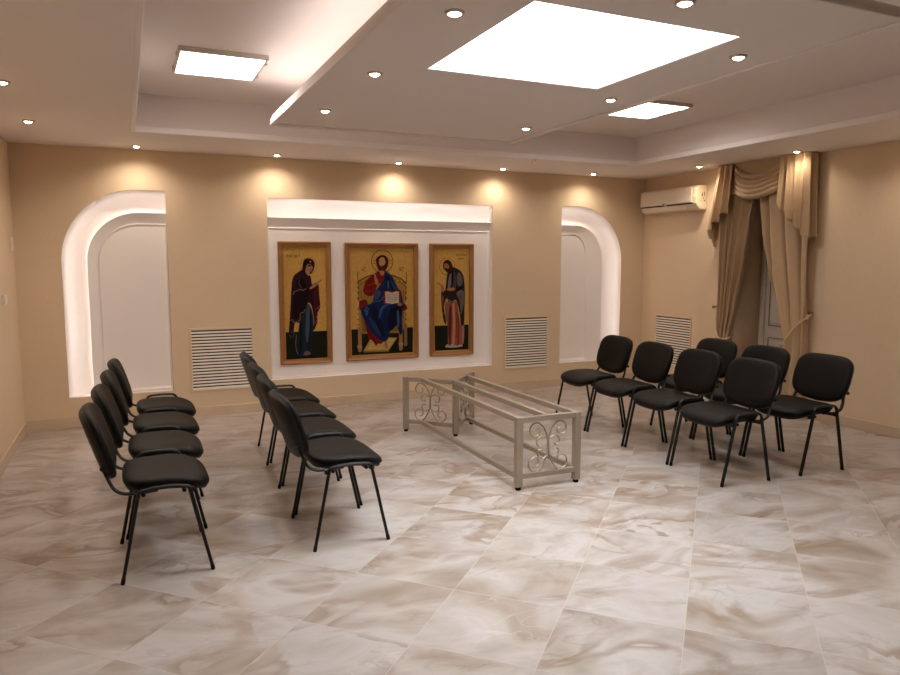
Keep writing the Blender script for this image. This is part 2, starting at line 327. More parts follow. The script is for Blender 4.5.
def marble(name, tiles=True, rough=0.3):
    """Large glossy marbled tiles laid on the diagonal; each tile has its own cut of the pattern."""
    m, nt, b = new_mat(name)
    N = nt.nodes.new; Lk = nt.links.new
    def math_(op, a, c=None):
        n = N('ShaderNodeMath'); n.operation = op
        for i, v in enumerate((a, c)):
            if v is None: continue
            if isinstance(v, (int, float)): n.inputs[i].default_value = v
            else: Lk(v, n.inputs[i])
        return n.outputs[0]
    tc = N('ShaderNodeTexCoord')
    mp = N('ShaderNodeMapping'); mp.inputs['Rotation'].default_value = (0, 0, pi / 4)
    Lk(tc.outputs['Object'], mp.inputs['Vector'])
    sx = N('ShaderNodeSeparateXYZ'); Lk(mp.outputs['Vector'], sx.inputs[0])
    u = math_('DIVIDE', math_('ADD', sx.outputs[0], 0.578 + 5.03), 0.503)
    v = math_('DIVIDE', math_('ADD', sx.outputs[1], -2.93 + 4.95), 0.495)
    fu, fv = math_('FRACT', u), math_('FRACT', v)
    cu, cv = math_('FLOOR', u), math_('FLOOR', v)
    cell = N('ShaderNodeCombineXYZ'); Lk(cu, cell.inputs[0]); Lk(cv, cell.inputs[1])
    wn = N('ShaderNodeTexWhiteNoise'); wn.noise_dimensions = '2D'; Lk(cell.outputs[0], wn.inputs['Vector'])
    off = N('ShaderNodeVectorMath'); off.operation = 'SCALE'; off.inputs['Scale'].default_value = 23.0 if tiles else 0.0
    Lk(wn.outputs['Color'], off.inputs[0])
    # veins lie across the tile
    mp2 = N('ShaderNodeMapping'); mp2.inputs['Rotation'].default_value = (0, 0, radians(-2)); mp2.inputs['Scale'].default_value = (1.55, 2.5, 1)
    mpv = N('ShaderNodeMapping'); mpv.inputs['Rotation'].default_value = (0, 0, radians(12))
    Lk(tc.outputs['Object'], mpv.inputs['Vector']); Lk(mpv.outputs['Vector'], mp2.inputs['Vector'])
    ps = N('ShaderNodeVectorMath'); ps.operation = 'ADD'; Lk(mp2.outputs['Vector'], ps.inputs[0]); Lk(off.outputs[0], ps.inputs[1])
    P = ps.outputs[0]
    def noise(scale, detail, dist, rough_=0.55):
        n = N('ShaderNodeTexNoise'); n.inputs['Scale'].default_value = scale; n.inputs['Detail'].default_value = detail
        n.inputs['Distortion'].default_value = dist; n.inputs['Roughness'].default_value = rough_
        Lk(P, n.inputs['Vector']); return n.outputs['Fac']
    def ramp(fac, stops):
        r = N('ShaderNodeValToRGB'); Lk(fac, r.inputs['Fac'])
        e = r.color_ramp.elements
        e.remove(e[1]); e[0].position = stops[0][0]
        for p, c in stops[1:]: e.new(p)
        for el, (p, c) in zip(sorted(e, key=lambda q: q.position), stops): el.color = rgb(c) if len(c) == 3 else c
        return r.outputs['Color']
    def mix(f, a, c, mode='MIX'):
        n = N('ShaderNodeMix'); n.data_type = 'RGBA'; n.blend_type = mode
        for k, val in (('Factor', f), ('A', a), ('B', c)):
            if isinstance(val, (int, float)): n.inputs[k].default_value = val
            elif isinstance(val, tuple): n.inputs[k].default_value = val
            else: Lk(val, n.inputs[k])
        return n.outputs['Result']
    g = lambda x: (x, x, x, 1.0)
    cloud = noise(1.15, 4.0, 0.9, 0.52)
    base = ramp(cloud, FLOOR_RAMP)
    edge = noise(0.95, 3.5, 1.2, 0.5)
    # soft brown fronts with one sharp side
    front = ramp(edge, [(0.40, g(0)), (0.50, g(0)), (0.595, g(0.75)), (0.618, g(0.0))])
    def masked(c, scale, lo, hi):
        mk = ramp(noise(scale, 2, 0.6, 0.5), [(lo, g(0)), (hi, g(1))])
        return mix(1.0, c, mk, 'MULTIPLY')
    front = masked(front, 0.8, 0.38, 0.54)
    c1 = mix(front, base, rgb(FLOOR_BROWN))
    v1 = noise(1.3, 3, 2.0, 0.5)
    white = ramp(v1, [(0.492, g(0)), (0.50, g(0.40)), (0.508, g(0))])
    white = masked(white, 1.1, 0.50, 0.62)
    c2 = mix(white, c1, rgb(FLOOR_WHITE))
    v2 = noise(1.7, 3.5, 1.6, 0.5)
    dark = ramp(v2, [(0.53, g(0)), (0.572, g(0.42)), (0.584, g(0))])
    dark = masked(dark, 0.9, 0.48, 0.62)
    c3 = mix(dark, c2, rgb(FLOOR_DARK))
    if tiles:
        tv = N('ShaderNodeMapRange'); tv.inputs['To Min'].default_value = 0.93; tv.inputs['To Max'].default_value = 1.07
        Lk(wn.outputs['Value'], tv.inputs['Value'])
        hs = N('ShaderNodeHueSaturation'); Lk(c3, hs.inputs['Color']); Lk(tv.outputs['Result'], hs.inputs['Value'])
        c3 = hs.outputs['Color']
        du = math_('MINIMUM', fu, math_('SUBTRACT', 1.0, fu)); dv = math_('MINIMUM', fv, math_('SUBTRACT', 1.0, fv))
        d = math_('MINIMUM', du, dv)
        gr = N('ShaderNodeMapRange'); gr.inputs['From Min'].default_value = 0.002; gr.inputs['From Max'].default_value = 0.006
        gr.inputs['To Min'].default_value = 0.7; gr.inputs['To Max'].default_value = 0.0; Lk(d, gr.inputs['Value'])
        c3 = mix(gr.outputs['Result'], c3, rgb(GROUT))
        b.inputs['Roughness'].default_value = rough
    else:
        b.inputs['Roughness'].default_value = rough
    Lk(c3, b.inputs['Base Color'])
    b.inputs['Specular IOR Level'].default_value = 0.45
    return m

def paint_mat():
    m, nt, b = new_mat('icon_paint')
    a = nt.nodes.new('ShaderNodeVertexColor'); a.layer_name = 'pigment'
    tc = nt.nodes.new('ShaderNodeTexCoord'); n = nt.nodes.new('ShaderNodeTexNoise'); n.inputs['Scale'].default_value = 40
    nt.links.new(tc.outputs['Object'], n.inputs['Vector'])
    r = nt.nodes.new('ShaderNodeMapRange'); r.inputs['To Min'].default_value = 0.52; r.inputs['To Max'].default_value = 0.88
    nt.links.new(n.outputs['Fac'], r.inputs['Value'])
    h = nt.nodes.new('ShaderNodeHueSaturation'); nt.links.new(a.outputs['Color'], h.inputs['Color']); nt.links.new(r.outputs['Result'], h.inputs['Value'])
    nt.links.new(h.outputs['Color'], b.inputs['Base Color']); b.inputs['Roughness'].default_value = 0.6
    b.inputs['Specular IOR Level'].default_value = 0.08
    return m



M = {}
M['wall'] = wall_fabric()
M['floor'] = marble('marbled_floor_tile', True, FLOOR_ROUGH)
M['skirt'] = mat('tan_skirting_tile', (200, 178, 152), 0.4, vary=0.14, vscale=5)
M['ceil'] = mat('ceiling_paint', CEIL, 0.8, spec=0.2, vary=0.02, vscale=0.8)
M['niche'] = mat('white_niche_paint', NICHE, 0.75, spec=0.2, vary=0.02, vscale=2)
M['vinyl'] = mat('black_vinyl', (17, 13, 11), 0.5, spec=0.16, vary=0.15, vscale=5, bump=0.25, bscale=260)
M['shell'] = mat('black_plastic', (22, 20, 19), 0.5, spec=0.35)
M['black_metal'] = mat('black_painted_steel', (16, 14, 13), 0.45, spec=0.3)
M['taupe_metal'] = mat('taupe_painted_steel', (162, 148, 132), 0.38, metal=0.45, vary=0.06, vscale=9)
M['rubber'] = mat('black_rubber', (14, 13, 12), 0.7, spec=0.2)
M['gilt'] = mat('gilded_wood', (156, 106, 56), 0.42, metal=0.2, vary=0.12, vscale=14, bump=0.2, bscale=60)
M['paint'] = paint_mat()
M['curtain'] = mat('tan_satin', CURTAIN, 0.5, spec=0.3, vary=0.05, vscale=20, sheen=0.25)
M['rope'] = mat('pale_cord', (206, 176, 132), 0.6)
M['door'] = mat('white_door_paint', (205, 192, 176), 0.5)
M['door_gap'] = mat('door_moulding_shadow_paint', (120, 105, 92), 0.6)
M['plastic'] = mat('off_white_plastic', (222, 208, 188), 0.4)
M['plastic2'] = mat('cream_plastic', (232, 214, 180), 0.38)
M['slot'] = mat('dark_slot', (30, 26, 24), 0.7)
M['grille'] = mat('white_grille_metal', (226, 214, 198), 0.45)
M['grille_frame'] = mat('beige_grille_frame', (214, 192, 160), 0.5)
M['chrome'] = mat('satin_chrome', (190, 180, 170), 0.28, metal=0.9)
M['brass'] = mat('antique_brass', (150, 115, 70), 0.35, metal=0.8)
M['housing'] = mat('white_lamp_housing', (200, 190, 178), 0.5)
M['lamp'] = glow('halogen_lamp', (1.0, 0.80, 0.55), 30)
M['tube_light'] = glow('lit_panel_diffuser', (1.0, 0.95, 0.88), PANEL_STR)
M['sky_pane'] = glow('daylit_opal_glazing', (0.80, 0.92, 1.0), SKY_STR)
M['led'] = glow('led_strip_glow', (1.0, 0.94, 0.90), LED_STR)
M['led_cove_dim'] = glow('dim_cove_led_glow', (1.0, 0.86, 0.80), COVE_STR * 0.45)
M['led_cove'] = glow('cove_led_glow', (1.0, 0.91, 0.88), COVE_STR)

# ------------------------------------------------------------------ mesh helpers
class MB:
    def __init__(s): s.v = []; s.f = []
    def add(s, vs, fs):
        o = len(s.v); s.v += [tuple(p) for p in vs]; s.f += [tuple(i + o for i in f) for f in fs]
        return s
    def box(s, x0, x1, y0, y1, z0, z1):
        vs = [(x, y, z) for z in (z0, z1) for y in (y0, y1) for x in (x0, x1)]
        return s.add(vs, [(0, 2, 3, 1), (4, 5, 7, 6), (0, 1, 5, 4), (2, 6, 7, 3), (0, 4, 6, 2), (1, 3, 7, 5)])
    def bar(s, a, b, w, h, up=(0, 0, 1)):
        """square tube from a to b, w across and h along up"""
        a = Vector(a); b = Vector(b); t = (b - a).normalized(); up = Vector(up)
        sd = t.cross(up)
        if sd.length < 1e-6: sd = Vector((1, 0, 0))
        sd.normalize(); u = sd.cross(t).normalized()
        vs = []
        for p in (a, b):
            for (i, j) in ((-1, -1), (1, -1), (1, 1), (-1, 1)): vs.append(p + sd * (i * w / 2) + u * (j * h / 2))
        return s.add(vs, [(3, 2, 1, 0), (4, 5, 6, 7), (0, 1, 5, 4), (1, 2, 6, 5), (2, 3, 7, 6), (3, 0, 4, 7)])
    def tube(s, path, a, b=None, side=None, n=10, closed=False, taper=None):
        """sweep an oval a (along side) by b along a path"""
        b = a if b is None else b
        P = [Vector(p) for p in path]; m = len(P); rings = []
        prev = None
        for i in range(m):
            if closed: t = P[(i + 1) % m] - P[i - 1]
            else: t = P[min(i + 1, m - 1)] - P[max(i - 1, 0)]
            t.normalize()
            if side is not None: sd = Vector(side); sd = (sd - t * sd.dot(t)).normalized()
            else:
                if prev is None:
                    sd = t.orthogonal().normalized()
                else: sd = (prev - t * prev.dot(t)).normalized()
                prev = sd
            nn = t.cross(sd)
            k = taper(i / (m - 1)) if taper else 1.0
            rings.append([P[i] + sd * (a * k * cos(2 * pi * j / n)) + nn * (b * k * sin(2 * pi * j / n)) for j in range(n)])
        vs = [p for r in rings for p in r]; fs = []
        last = m if closed else m - 1
        for i in range(last):
            for j in range(n):
                i2 = (i + 1) % m
                fs.append((i * n + j, i * n + (j + 1) % n, i2 * n + (j + 1) % n, i2 * n + j))
        if not closed:
            fs.append(tuple(range(n - 1, -1, -1))); fs.append(tuple((m - 1) * n + j for j in range(n)))
        return s.add(vs, fs)
    def cyl(s, c, r, h, axis='z', n=20, r2=None):
        r2 = r if r2 is None else r2
        vs = []
        for k, rr in ((0, r), (h, r2)):
            for j in range(n):
                a = 2 * pi * j / n; p = (rr * cos(a), rr * sin(a), k)
                if axis == 'x': p = (p[2], p[0], p[1])
                elif axis == 'y': p = (p[0], p[2], p[1])
                vs.append((c[0] + p[0], c[1] + p[1], c[2] + p[2]))
        fs = [tuple(range(n - 1, -1, -1)), tuple(n + j for j in range(n))] + [(j, (j + 1) % n, n + (j + 1) % n, n + j) for j in range(n)]
        return s.add(vs, fs)
    def lathe(s, prof, c=(0, 0, 0), n=24):
        vs = [(c[0] + r * cos(2 * pi * j / n), c[1] + r * sin(2 * pi * j / n), c[2] + z) for r, z in prof for j in range(n)]
        fs = [(i * n + j, i * n + (j + 1) % n, (i + 1) * n + (j + 1) % n, (i + 1) * n + j) for i in range(len(prof) - 1) for j in range(n)]
        return s.add(vs, fs)
    def grid(s, fn, nu, nv):
        vs = [fn(i / (nu - 1), j / (nv - 1)) for j in range(nv) for i in range(nu)]
        fs = [(j * nu + i, j * nu + i + 1, (j + 1) * nu + i + 1, (j + 1) * nu + i) for j in range(nv - 1) for i in range(nu - 1)]
        return s.add(vs, fs)
    def loops(s, rings):
        n = len(rings[0]); vs = [p for r in rings for p in r]; fs = []
        for i in range(len(rings) - 1):
            for j in range(n): fs.append((i * n + j, i * n + (j + 1) % n, (i + 1) * n + (j + 1) % n, (i + 1) * n + j))
        fs.append(tuple(range(n - 1, -1, -1))); fs.append(tuple((len(rings) - 1) * n + j for j in range(n)))
        return s.add(vs, fs)
    def build(s, name, m, parent=None, smooth=False, bevel=0.0, solid=0.0, loc=None):
        me = bpy.data.meshes.new(name); me.from_pydata(s.v, [], s.f); me.update()
        bm = bmesh.new(); bm.from_mesh(me); bmesh.ops.recalc_face_normals(bm, faces=bm.faces); bm.to_mesh(me); bm.free()
        return link_mesh(name, me, m, parent, smooth, bevel, solid, loc)

def link_mesh(name, me, m, parent=None, smooth=False, bevel=0.0, solid=0.0, loc=None):
    o = bpy.data.objects.new(name, me); COL.objects.link(o)
    if m is not None: me.materials.append(m)
    if smooth:
        for p in me.polygons: p.use_smooth = True
        try: me.set_sharp_from_angle(angle=radians(42))
        except Exception: pass
    if bevel:
        md = o.modifiers.new('edge', 'BEVEL'); md.width = bevel; md.segments = 2; md.limit_method = 'ANGLE'
    if solid:
        md = o.modifiers.new('thick', 'SOLIDIFY'); md.thickness = solid; md.offset = 0
    if parent is not None: o.parent = parent
    if loc is not None: o.location = loc
    return o

def catmull(pts, sub=6, closed=False):
    P = [Vector(p) for p in pts]; n = len(P); out = []
    seg = n if closed else n - 1
    for i in range(seg):
        if closed: p0, p1, p2, p3 = P[i - 1], P[i], P[(i + 1) % n], P[(i + 2) % n]
        else: p0, p1, p2, p3 = P[max(i - 1, 0)], P[i], P[i + 1], P[min(i + 2, n - 1)]
        for k in range(sub):
            t = k / sub
            out.append(0.5 * ((2 * p1) + (p2 - p0) * t + (2 * p0 - 5 * p1 + 4 * p2 - p3) * t * t + (3 * p1 - p0 - 3 * p2 + p3) * t ** 3))
    if not closed: out.append(P[-1])
    return out

def plate_mesh(name, outer, holes, depth, fn):
    """a flat slab with holes: outlines in 2-D, thickness depth, fn(a, b, t) puts a point in the room (t 0..depth)"""
    cu = bpy.data.curves.new(name, 'CURVE'); cu.dimensions = '2D'; cu.fill_mode = 'BOTH'; cu.extrude = depth / 2
    for loop in [outer] + holes:
        sp = cu.splines.new('POLY'); sp.points.add(len(loop) - 1); sp.use_cyclic_u = True
        for i, (a, b) in enumerate(loop): sp.points[i].co = (a, b, 0, 1)
    tmp = bpy.data.objects.new(name, cu); COL.objects.link(tmp)
    dg = bpy.context.evaluated_depsgraph_get(); me = bpy.data.meshes.new_from_object(tmp.evaluated_get(dg))
    bpy.data.objects.remove(tmp); bpy.data.curves.remove(cu)
    for v in me.vertices: v.co = fn(v.co.x, v.co.y, v.co.z + depth / 2)
    bm = bmesh.new(); bm.from_mesh(me); bmesh.ops.remove_doubles(bm, verts=bm.verts, dist=1e-5)
    bmesh.ops.recalc_face_normals(bm, faces=bm.faces); bm.to_mesh(me); bm.free()
    me.name = name; me.materials.clear()
    return me

def rect(a0, a1, b0, b1): return [(a0, b0), (a1, b0), (a1, b1), (a0, b1)]

def tag(o, label, cat, group=None):
    o['label'] = label; o['category'] = cat
    if group: o['group'] = group
    return o
def struct(o): o['kind'] = 'structure'; return o
def thing(name, label, cat, loc=(0, 0, 0), rz=0.0, group=None):
    o = bpy.data.objects.new(name, None); COL.objects.link(o); o.empty_display_size = 0.1
    o.location = loc; o.rotation_euler = (0, 0, rz)
    return tag(o, label, cat, group)
def children(o): return [c for c in bpy.data.objects if c.parent == o]
def copy_tree(o, kids, parent=None):
    c = o.copy(); COL.objects.link(c)
    if parent is not None: c.parent = parent
    for k in kids.get(o.name, []): copy_tree(k, kids, c)
    return c
def kid_map():
    d = {}
    for o in bpy.data.objects:
        if o.parent is not None: d.setdefault(o.parent.name, []).append(o)
    return d

# ------------------------------------------------------------------ room
XL, XR, YB, YF, H = -0.8666, 5.8964, 7.155, -3.6, 2.4957
TX0, TX1, TY0, TY1, ZT = 0.082, 4.975, -2.63, 6.19, 2.79        # raised tray
DX0, DX1, DY0, DY1 = 1.010, 3.030, 2.0, 5.42                     # floating panel under it
SX0, SX1, SY0, SY1 = 1.485, 2.560, 2.485, 3.560                  # skylight opening
T = 0.16

struct(MB().box(XL - T, XR + 0.5, YF - T, YB + 0.5, -0.12, 0).build('floor', M['floor']))

def arc_outline(cx, cz, r, x_straight, z0, side, r_z=None, n=28):
    """half arch: side -1 curves at low x, +1 at high x; the other side is straight"""
    r_z = r if r_z is None else r_z
    pts = [(x_straight, z0), (cx + side * r, z0)]
    for i in range(n + 1):
        a = (pi / 2) * i / n
        pts.append((cx + side * r * cos(a), cz + r_z * sin(a)))
    pts.append((x_straight, cz + r_z))
    return pts

NL = arc_outline(0.137, 1.488, 0.652, 0.363, 0.270, -1)
NR = arc_outline(4.910, 1.488, 0.652, 4.683, 0.275, 1)
NC = rect(1.280, 3.772, 0.305, 2.112)
wb = plate_mesh('wall_back', rect(XL - T, XR + 0.5, 0, 2.95), [NL, NR, NC], T, lambda a, b, t: (a, YB + t, b))
wall_back = struct(link_mesh('wall_back', wb, M['wall']))

def niche(shape, straight, panel_outline, field_outline, led_path, back):
    """white recess: curved cove lining that runs back behind a raised, chamfered panel; an LED strip hides at the panel's edge"""
    cove = 0.16; rings = []
    for k in range(11):
        a = (pi / 2) * k / 10
        rings.append([(x, YB + 0.004 + (back - 0.004) * sin(a), z) for x, z in shape(0.0015 + cove * (1 - cos(a)))])
    n = len(rings[0]); vs = [p for r in rings for p in r]
    fs = [(i * n + j, i * n + (j + 1) % n, (i + 1) * n + (j + 1) % n, (i + 1) * n + j) for i in range(len(rings) - 1) for j in range(n)]
    fs.append(tuple((len(rings) - 1) * n + j for j in range(n)))
    MB().add(vs, fs).build('niche_lining', M['niche'], wall_back, smooth=True)
    lv = lambda out, d: [(x, YB + d, z) for x, z in out]
    p = MB().loops([lv(panel_outline, 0.096), lv(panel_outline, 0.030), lv(field_outline, 0.078), lv(field_outline, 0.082)]).build('niche_panel', M['niche'], wall_back)
    n = len(field_outline); cx = sum(a for a, b in field_outline) / n; cz = sum(b for a, b in field_outline) / n
    sh = lambda out, e: [(cx + (a - cx) * (1 - e), cz + (b - cz) * (1 - e)) for a, b in out]
    MB().loops([lv(field_outline, 0.0818), lv(field_outline, 0.068), lv(sh(field_outline, 0.012), 0.062), lv(sh(field_outline, 0.026), 0.072), lv(sh(field_outline, 0.030), 0.0725)]).build('panel_field', M['niche'], p)
    MB().tube([(a, YB + back - 0.014, b) for a, b in led_path], 0.006, n=6).build('led_strip', M['led'], wall_back)

LED_IN = 0.12
fl = lambda k: arc_outline(0.137, 1.488, 0.652 - k, 0.363 - 0.0015, 0.2715, -1)
fr_ = lambda k: arc_outline(4.910, 1.488, 0.652 - k, 4.683 + 0.0015, 0.2765, 1)
fc = lambda k: rect(1.2815, 3.7705, 0.3065, 2.112 - k)
PL = arc_outline(0.137, 1.486, 0.450, 0.3605, 0.2735, -1); IL = arc_outline(0.130, 1.486, 0.350, 0.3595, 0.2745, -1)
PR = arc_outline(4.905, 1.486, 0.392, 4.6855, 0.2785, 1, 0.430); IR = arc_outline(4.905, 1.486, 0.185, 4.6865, 0.2795, 1, 0.328)
ledL = arc_outline(0.137, 1.486, 0.450 - LED_IN, 0.355, 0.29, -1)[1:]
ledR = arc_outline(4.905, 1.486, 0.392 - LED_IN, 4.692, 0.29, 1, 0.430 - LED_IN)[1:]
niche(fl, 0, PL, IL, ledL, 0.13)
niche(fr_, 0, PR, IR, ledR, 0.13)
niche(fc, 0, rect(1.2825, 3.7695, 0.3075, 1.924), rect(1.2835, 3.7685, 0.3085, 1.830), [(1.30, 1.924 - LED_IN), (3.75, 1.924 - LED_IN)], 0.144)

wl = MB().box(XL - T, XL, YF - T, YB, 0, 2.95); struct(wl.build('wall_left', M['wall']))
wf = MB().box(XL - T, XR + 0.5, YF - T, YF, 0, 2.95); struct(wf.build('wall_front', M['wall']))
DOY0, DOY1, DOZ = 4.80, 5.645, 2.15
wr = plate_mesh('wall_right', [(YF, 0), (DOY0, 0), (DOY0, DOZ), (DOY1, DOZ), (DOY1, 0), (YB, 0), (YB, 2.95), (YF, 2.95)], [], 0.45, lambda a, b, t: (XR + t, a, b))
struct(link_mesh('wall_right', wr, M['wall']))

# ceiling: soffit round the room, raised tray, floating panel
cm = plate_mesh('ceiling', rect(XL, XR, YF, YB), [rect(TX0, TX1, TY0, TY1)], 0.02, lambda a, b, t: (a, b, H + t))
ceiling = struct(link_mesh('ceiling', cm, M['ceil']))
tr = MB()
tr.box(TX0 - 0.02, TX0, TY0 - 0.02, TY1 + 0.02, H + 0.02, ZT); tr.box(TX1, TX1 + 0.02, TY0 - 0.02, TY1 + 0.02, H + 0.02, ZT)
tr.box(TX0, TX1, TY1, TY1 + 0.02, H + 0.02, ZT); tr.box(TX0, TX1, TY0 - 0.02, TY0, H + 0.02, ZT)
tr.build('tray_side', M['ceil'], ceiling)
tm = plate_mesh('tray_top', rect(TX0 - 0.02, TX1 + 0.02, TY0 - 0.02, TY1 + 0.02), [rect(SX0, SX1, SY0, SY1)], 0.02, lambda a, b, t: (a, b, ZT + t))
link_mesh('tray_top', tm, M['ceil'], ceiling)
# low lip in the tray foot, painted whiter as if lit by the lamps
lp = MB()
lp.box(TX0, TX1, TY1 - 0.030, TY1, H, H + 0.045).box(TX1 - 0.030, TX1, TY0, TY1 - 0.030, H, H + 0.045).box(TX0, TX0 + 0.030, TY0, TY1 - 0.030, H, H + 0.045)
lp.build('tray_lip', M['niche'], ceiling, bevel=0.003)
dm = plate_mesh('floating_panel', rect(DX0, DX1, DY0, DY1), [rect(SX0, SX1, SY0, SY1)], 0.036, lambda a, b, t: (a, b, H + t))
fpanel = link_mesh('floating_panel', dm, M['ceil'], ceiling, bevel=0.005)
km = plate_mesh('panel_core', rect(DX0 + 0.40, DX1 - 0.40, DY0 + 0.40, DY1 - 0.40), [rect(SX0, SX1, SY0, SY1)], ZT - H - 0.036, lambda a, b, t: (a, b, H + 0.036 + t))
link_mesh('panel_core', km, M['ceil'], fpanel)
rm = plate_mesh('panel_border', rect(DX0 - 0.004, DX1 + 0.004, DY0 - 0.004, DY1 + 0.004), [rect(DX0 + 0.04, DX1 - 0.04, DY0 + 0.04, DY1 - 0.04)], 0.014, lambda a, b, t: (a, b, H - 0.012 + t))
link_mesh('panel_border', rm, M['ceil'], fpanel, bevel=0.004)
em = MB().box(DX0 + 0.010, DX0 + 0.030, DY0 + 0.01, DY1 - 0.01, H + 0.036, H + 0.060)
em.box(DX0 + 0.03, DX1 - 0.01, DY1 - 0.022, DY1 - 0.010, H + 0.036, H + 0.052)
em.build('panel_rim', M['ceil'], fpanel, bevel=0.003)
MB().box(DX0 + 0.045, DX0 + 0.060, DY0 + 0.1, DY1 - 0.06, H + 0.036, H + 0.046).build('led_strip', M['led_cove'], fpanel)
MB().box(DX0 + 0.10, DX1 - 0.10, DY1 - 0.060, DY1 - 0.045, H + 0.036, H + 0.042).build('led_strip', M['led_cove_dim'], fpanel)
MB().box(DX1 - 0.060, DX1 - 0.045, DY0 + 0.1, DY1 - 0.10, H + 0.036, H + 0.042).build('led_strip', M['led_cove_dim'], fpanel)  # hidden strip added to lighten the right side of the tray

# skylight
win = struct(bpy.data.objects.new('window_1', None)); COL.objects.link(win)
sw = MB(); e = 0.0015; zt = 3.45
for bx in ((SX0 - 0.0, SX0 + 0.004, SY0, SY1), (SX1 - 0.004, SX1, SY0, SY1), (SX0 + 0.004, SX1 - 0.004, SY0, SY0 + 0.004), (SX0 + 0.004, SX1 - 0.004, SY1 - 0.004, SY1)):
    sw.box(*bx, H + 0.004, zt)
sw.build('skylight_well', M['niche'], win)
fr = MB()
for a in (SX0 + 0.004, (SX0 + SX1) / 2 - 0.02, SX1 - 0.044): fr.box(a, a + 0.04, SY0 + 0.004, SY1 - 0.004, zt - 0.03, zt - 0.005)
fr.box(SX0 + 0.004, SX1 - 0.004, SY0 + 0.004, SY0 + 0.044, zt - 0.03, zt - 0.005).box(SX0 + 0.004, SX1 - 0.004, SY1 - 0.044, SY1 - 0.004, zt - 0.03, zt - 0.005)
fr.build('skylight_frame', M['niche'], win)
MB().box(SX0, SX1, SY0, SY1, zt, zt + 0.01).build('opal_pane', M['sky_pane'], win)

# skirting
hb = 0.0936
struct(MB().box(XL, XR, YB - 0.012, YB, 0, hb).build('baseboard_back', M['skirt'], bevel=0.002))
struct(MB().box(XL, XL + 0.012, YF, YB - 0.012, 0, hb).build('baseboard_left', M['skirt'], bevel=0.002))
struct(MB().box(XR - 0.012, XR, YF, DOY0, 0, hb).box(XR - 0.012, XR, DOY1, YB - 0.012, 0, hb).build('baseboard_right', M['skirt'], bevel=0.002))
struct(MB().box(XL, XR, YF, YF + 0.012, 0, hb).build('baseboard_front', M['skirt'], bevel=0.002))

# panelled door at the back of the deep opening
door = struct(MB().box(6.28, 6.32, DOY0, DOY1, 0, DOZ).build('door_1', M['door']))
dp = MB(); dg_ = MB()
for (z0, z1) in ((0.20, 0.68), (0.80, 1.30), (1.42, 2.0)):
    for (y0, y1) in ((4.93, 5.19), (5.28, 5.54)):
        dp.box(6.262, 6.28, y0 + 0.03, y1 - 0.03, z0 + 0.03, z1 - 0.03)
        for bx in ((y0, y1, z0, z0 + 0.012), (y0, y1, z1 - 0.012, z1), (y0, y0 + 0.012, z0, z1), (y1 - 0.012, y1, z0, z1)):
            dg_.box(6.275, 6.28, *bx)
dp.build('door_panel', M['door'], door, bevel=0.008); dg_.build('door_moulding', M['door_gap'], door)
MB().box(6.25, 6.28, DOY1 - 0.06, DOY1 - 0.001, 0, DOZ).build('door_frame', M['door'], door, bevel=0.004)

# ------------------------------------------------------------------ chairs
CH_GROUP = 'black padded stacking chairs set out in rows'
def superellipse(hx, hy, e, n=44, cx=0.0):
    pts = []
    for i in range(n):
        a = 2 * pi * i / n; c, s_ = cos(a), sin(a)
        pts.append((cx + hx * math.copysign(abs(c) ** (2 / e), c), hy * math.copysign(abs(s_) ** (2 / e), s_)))
    return pts

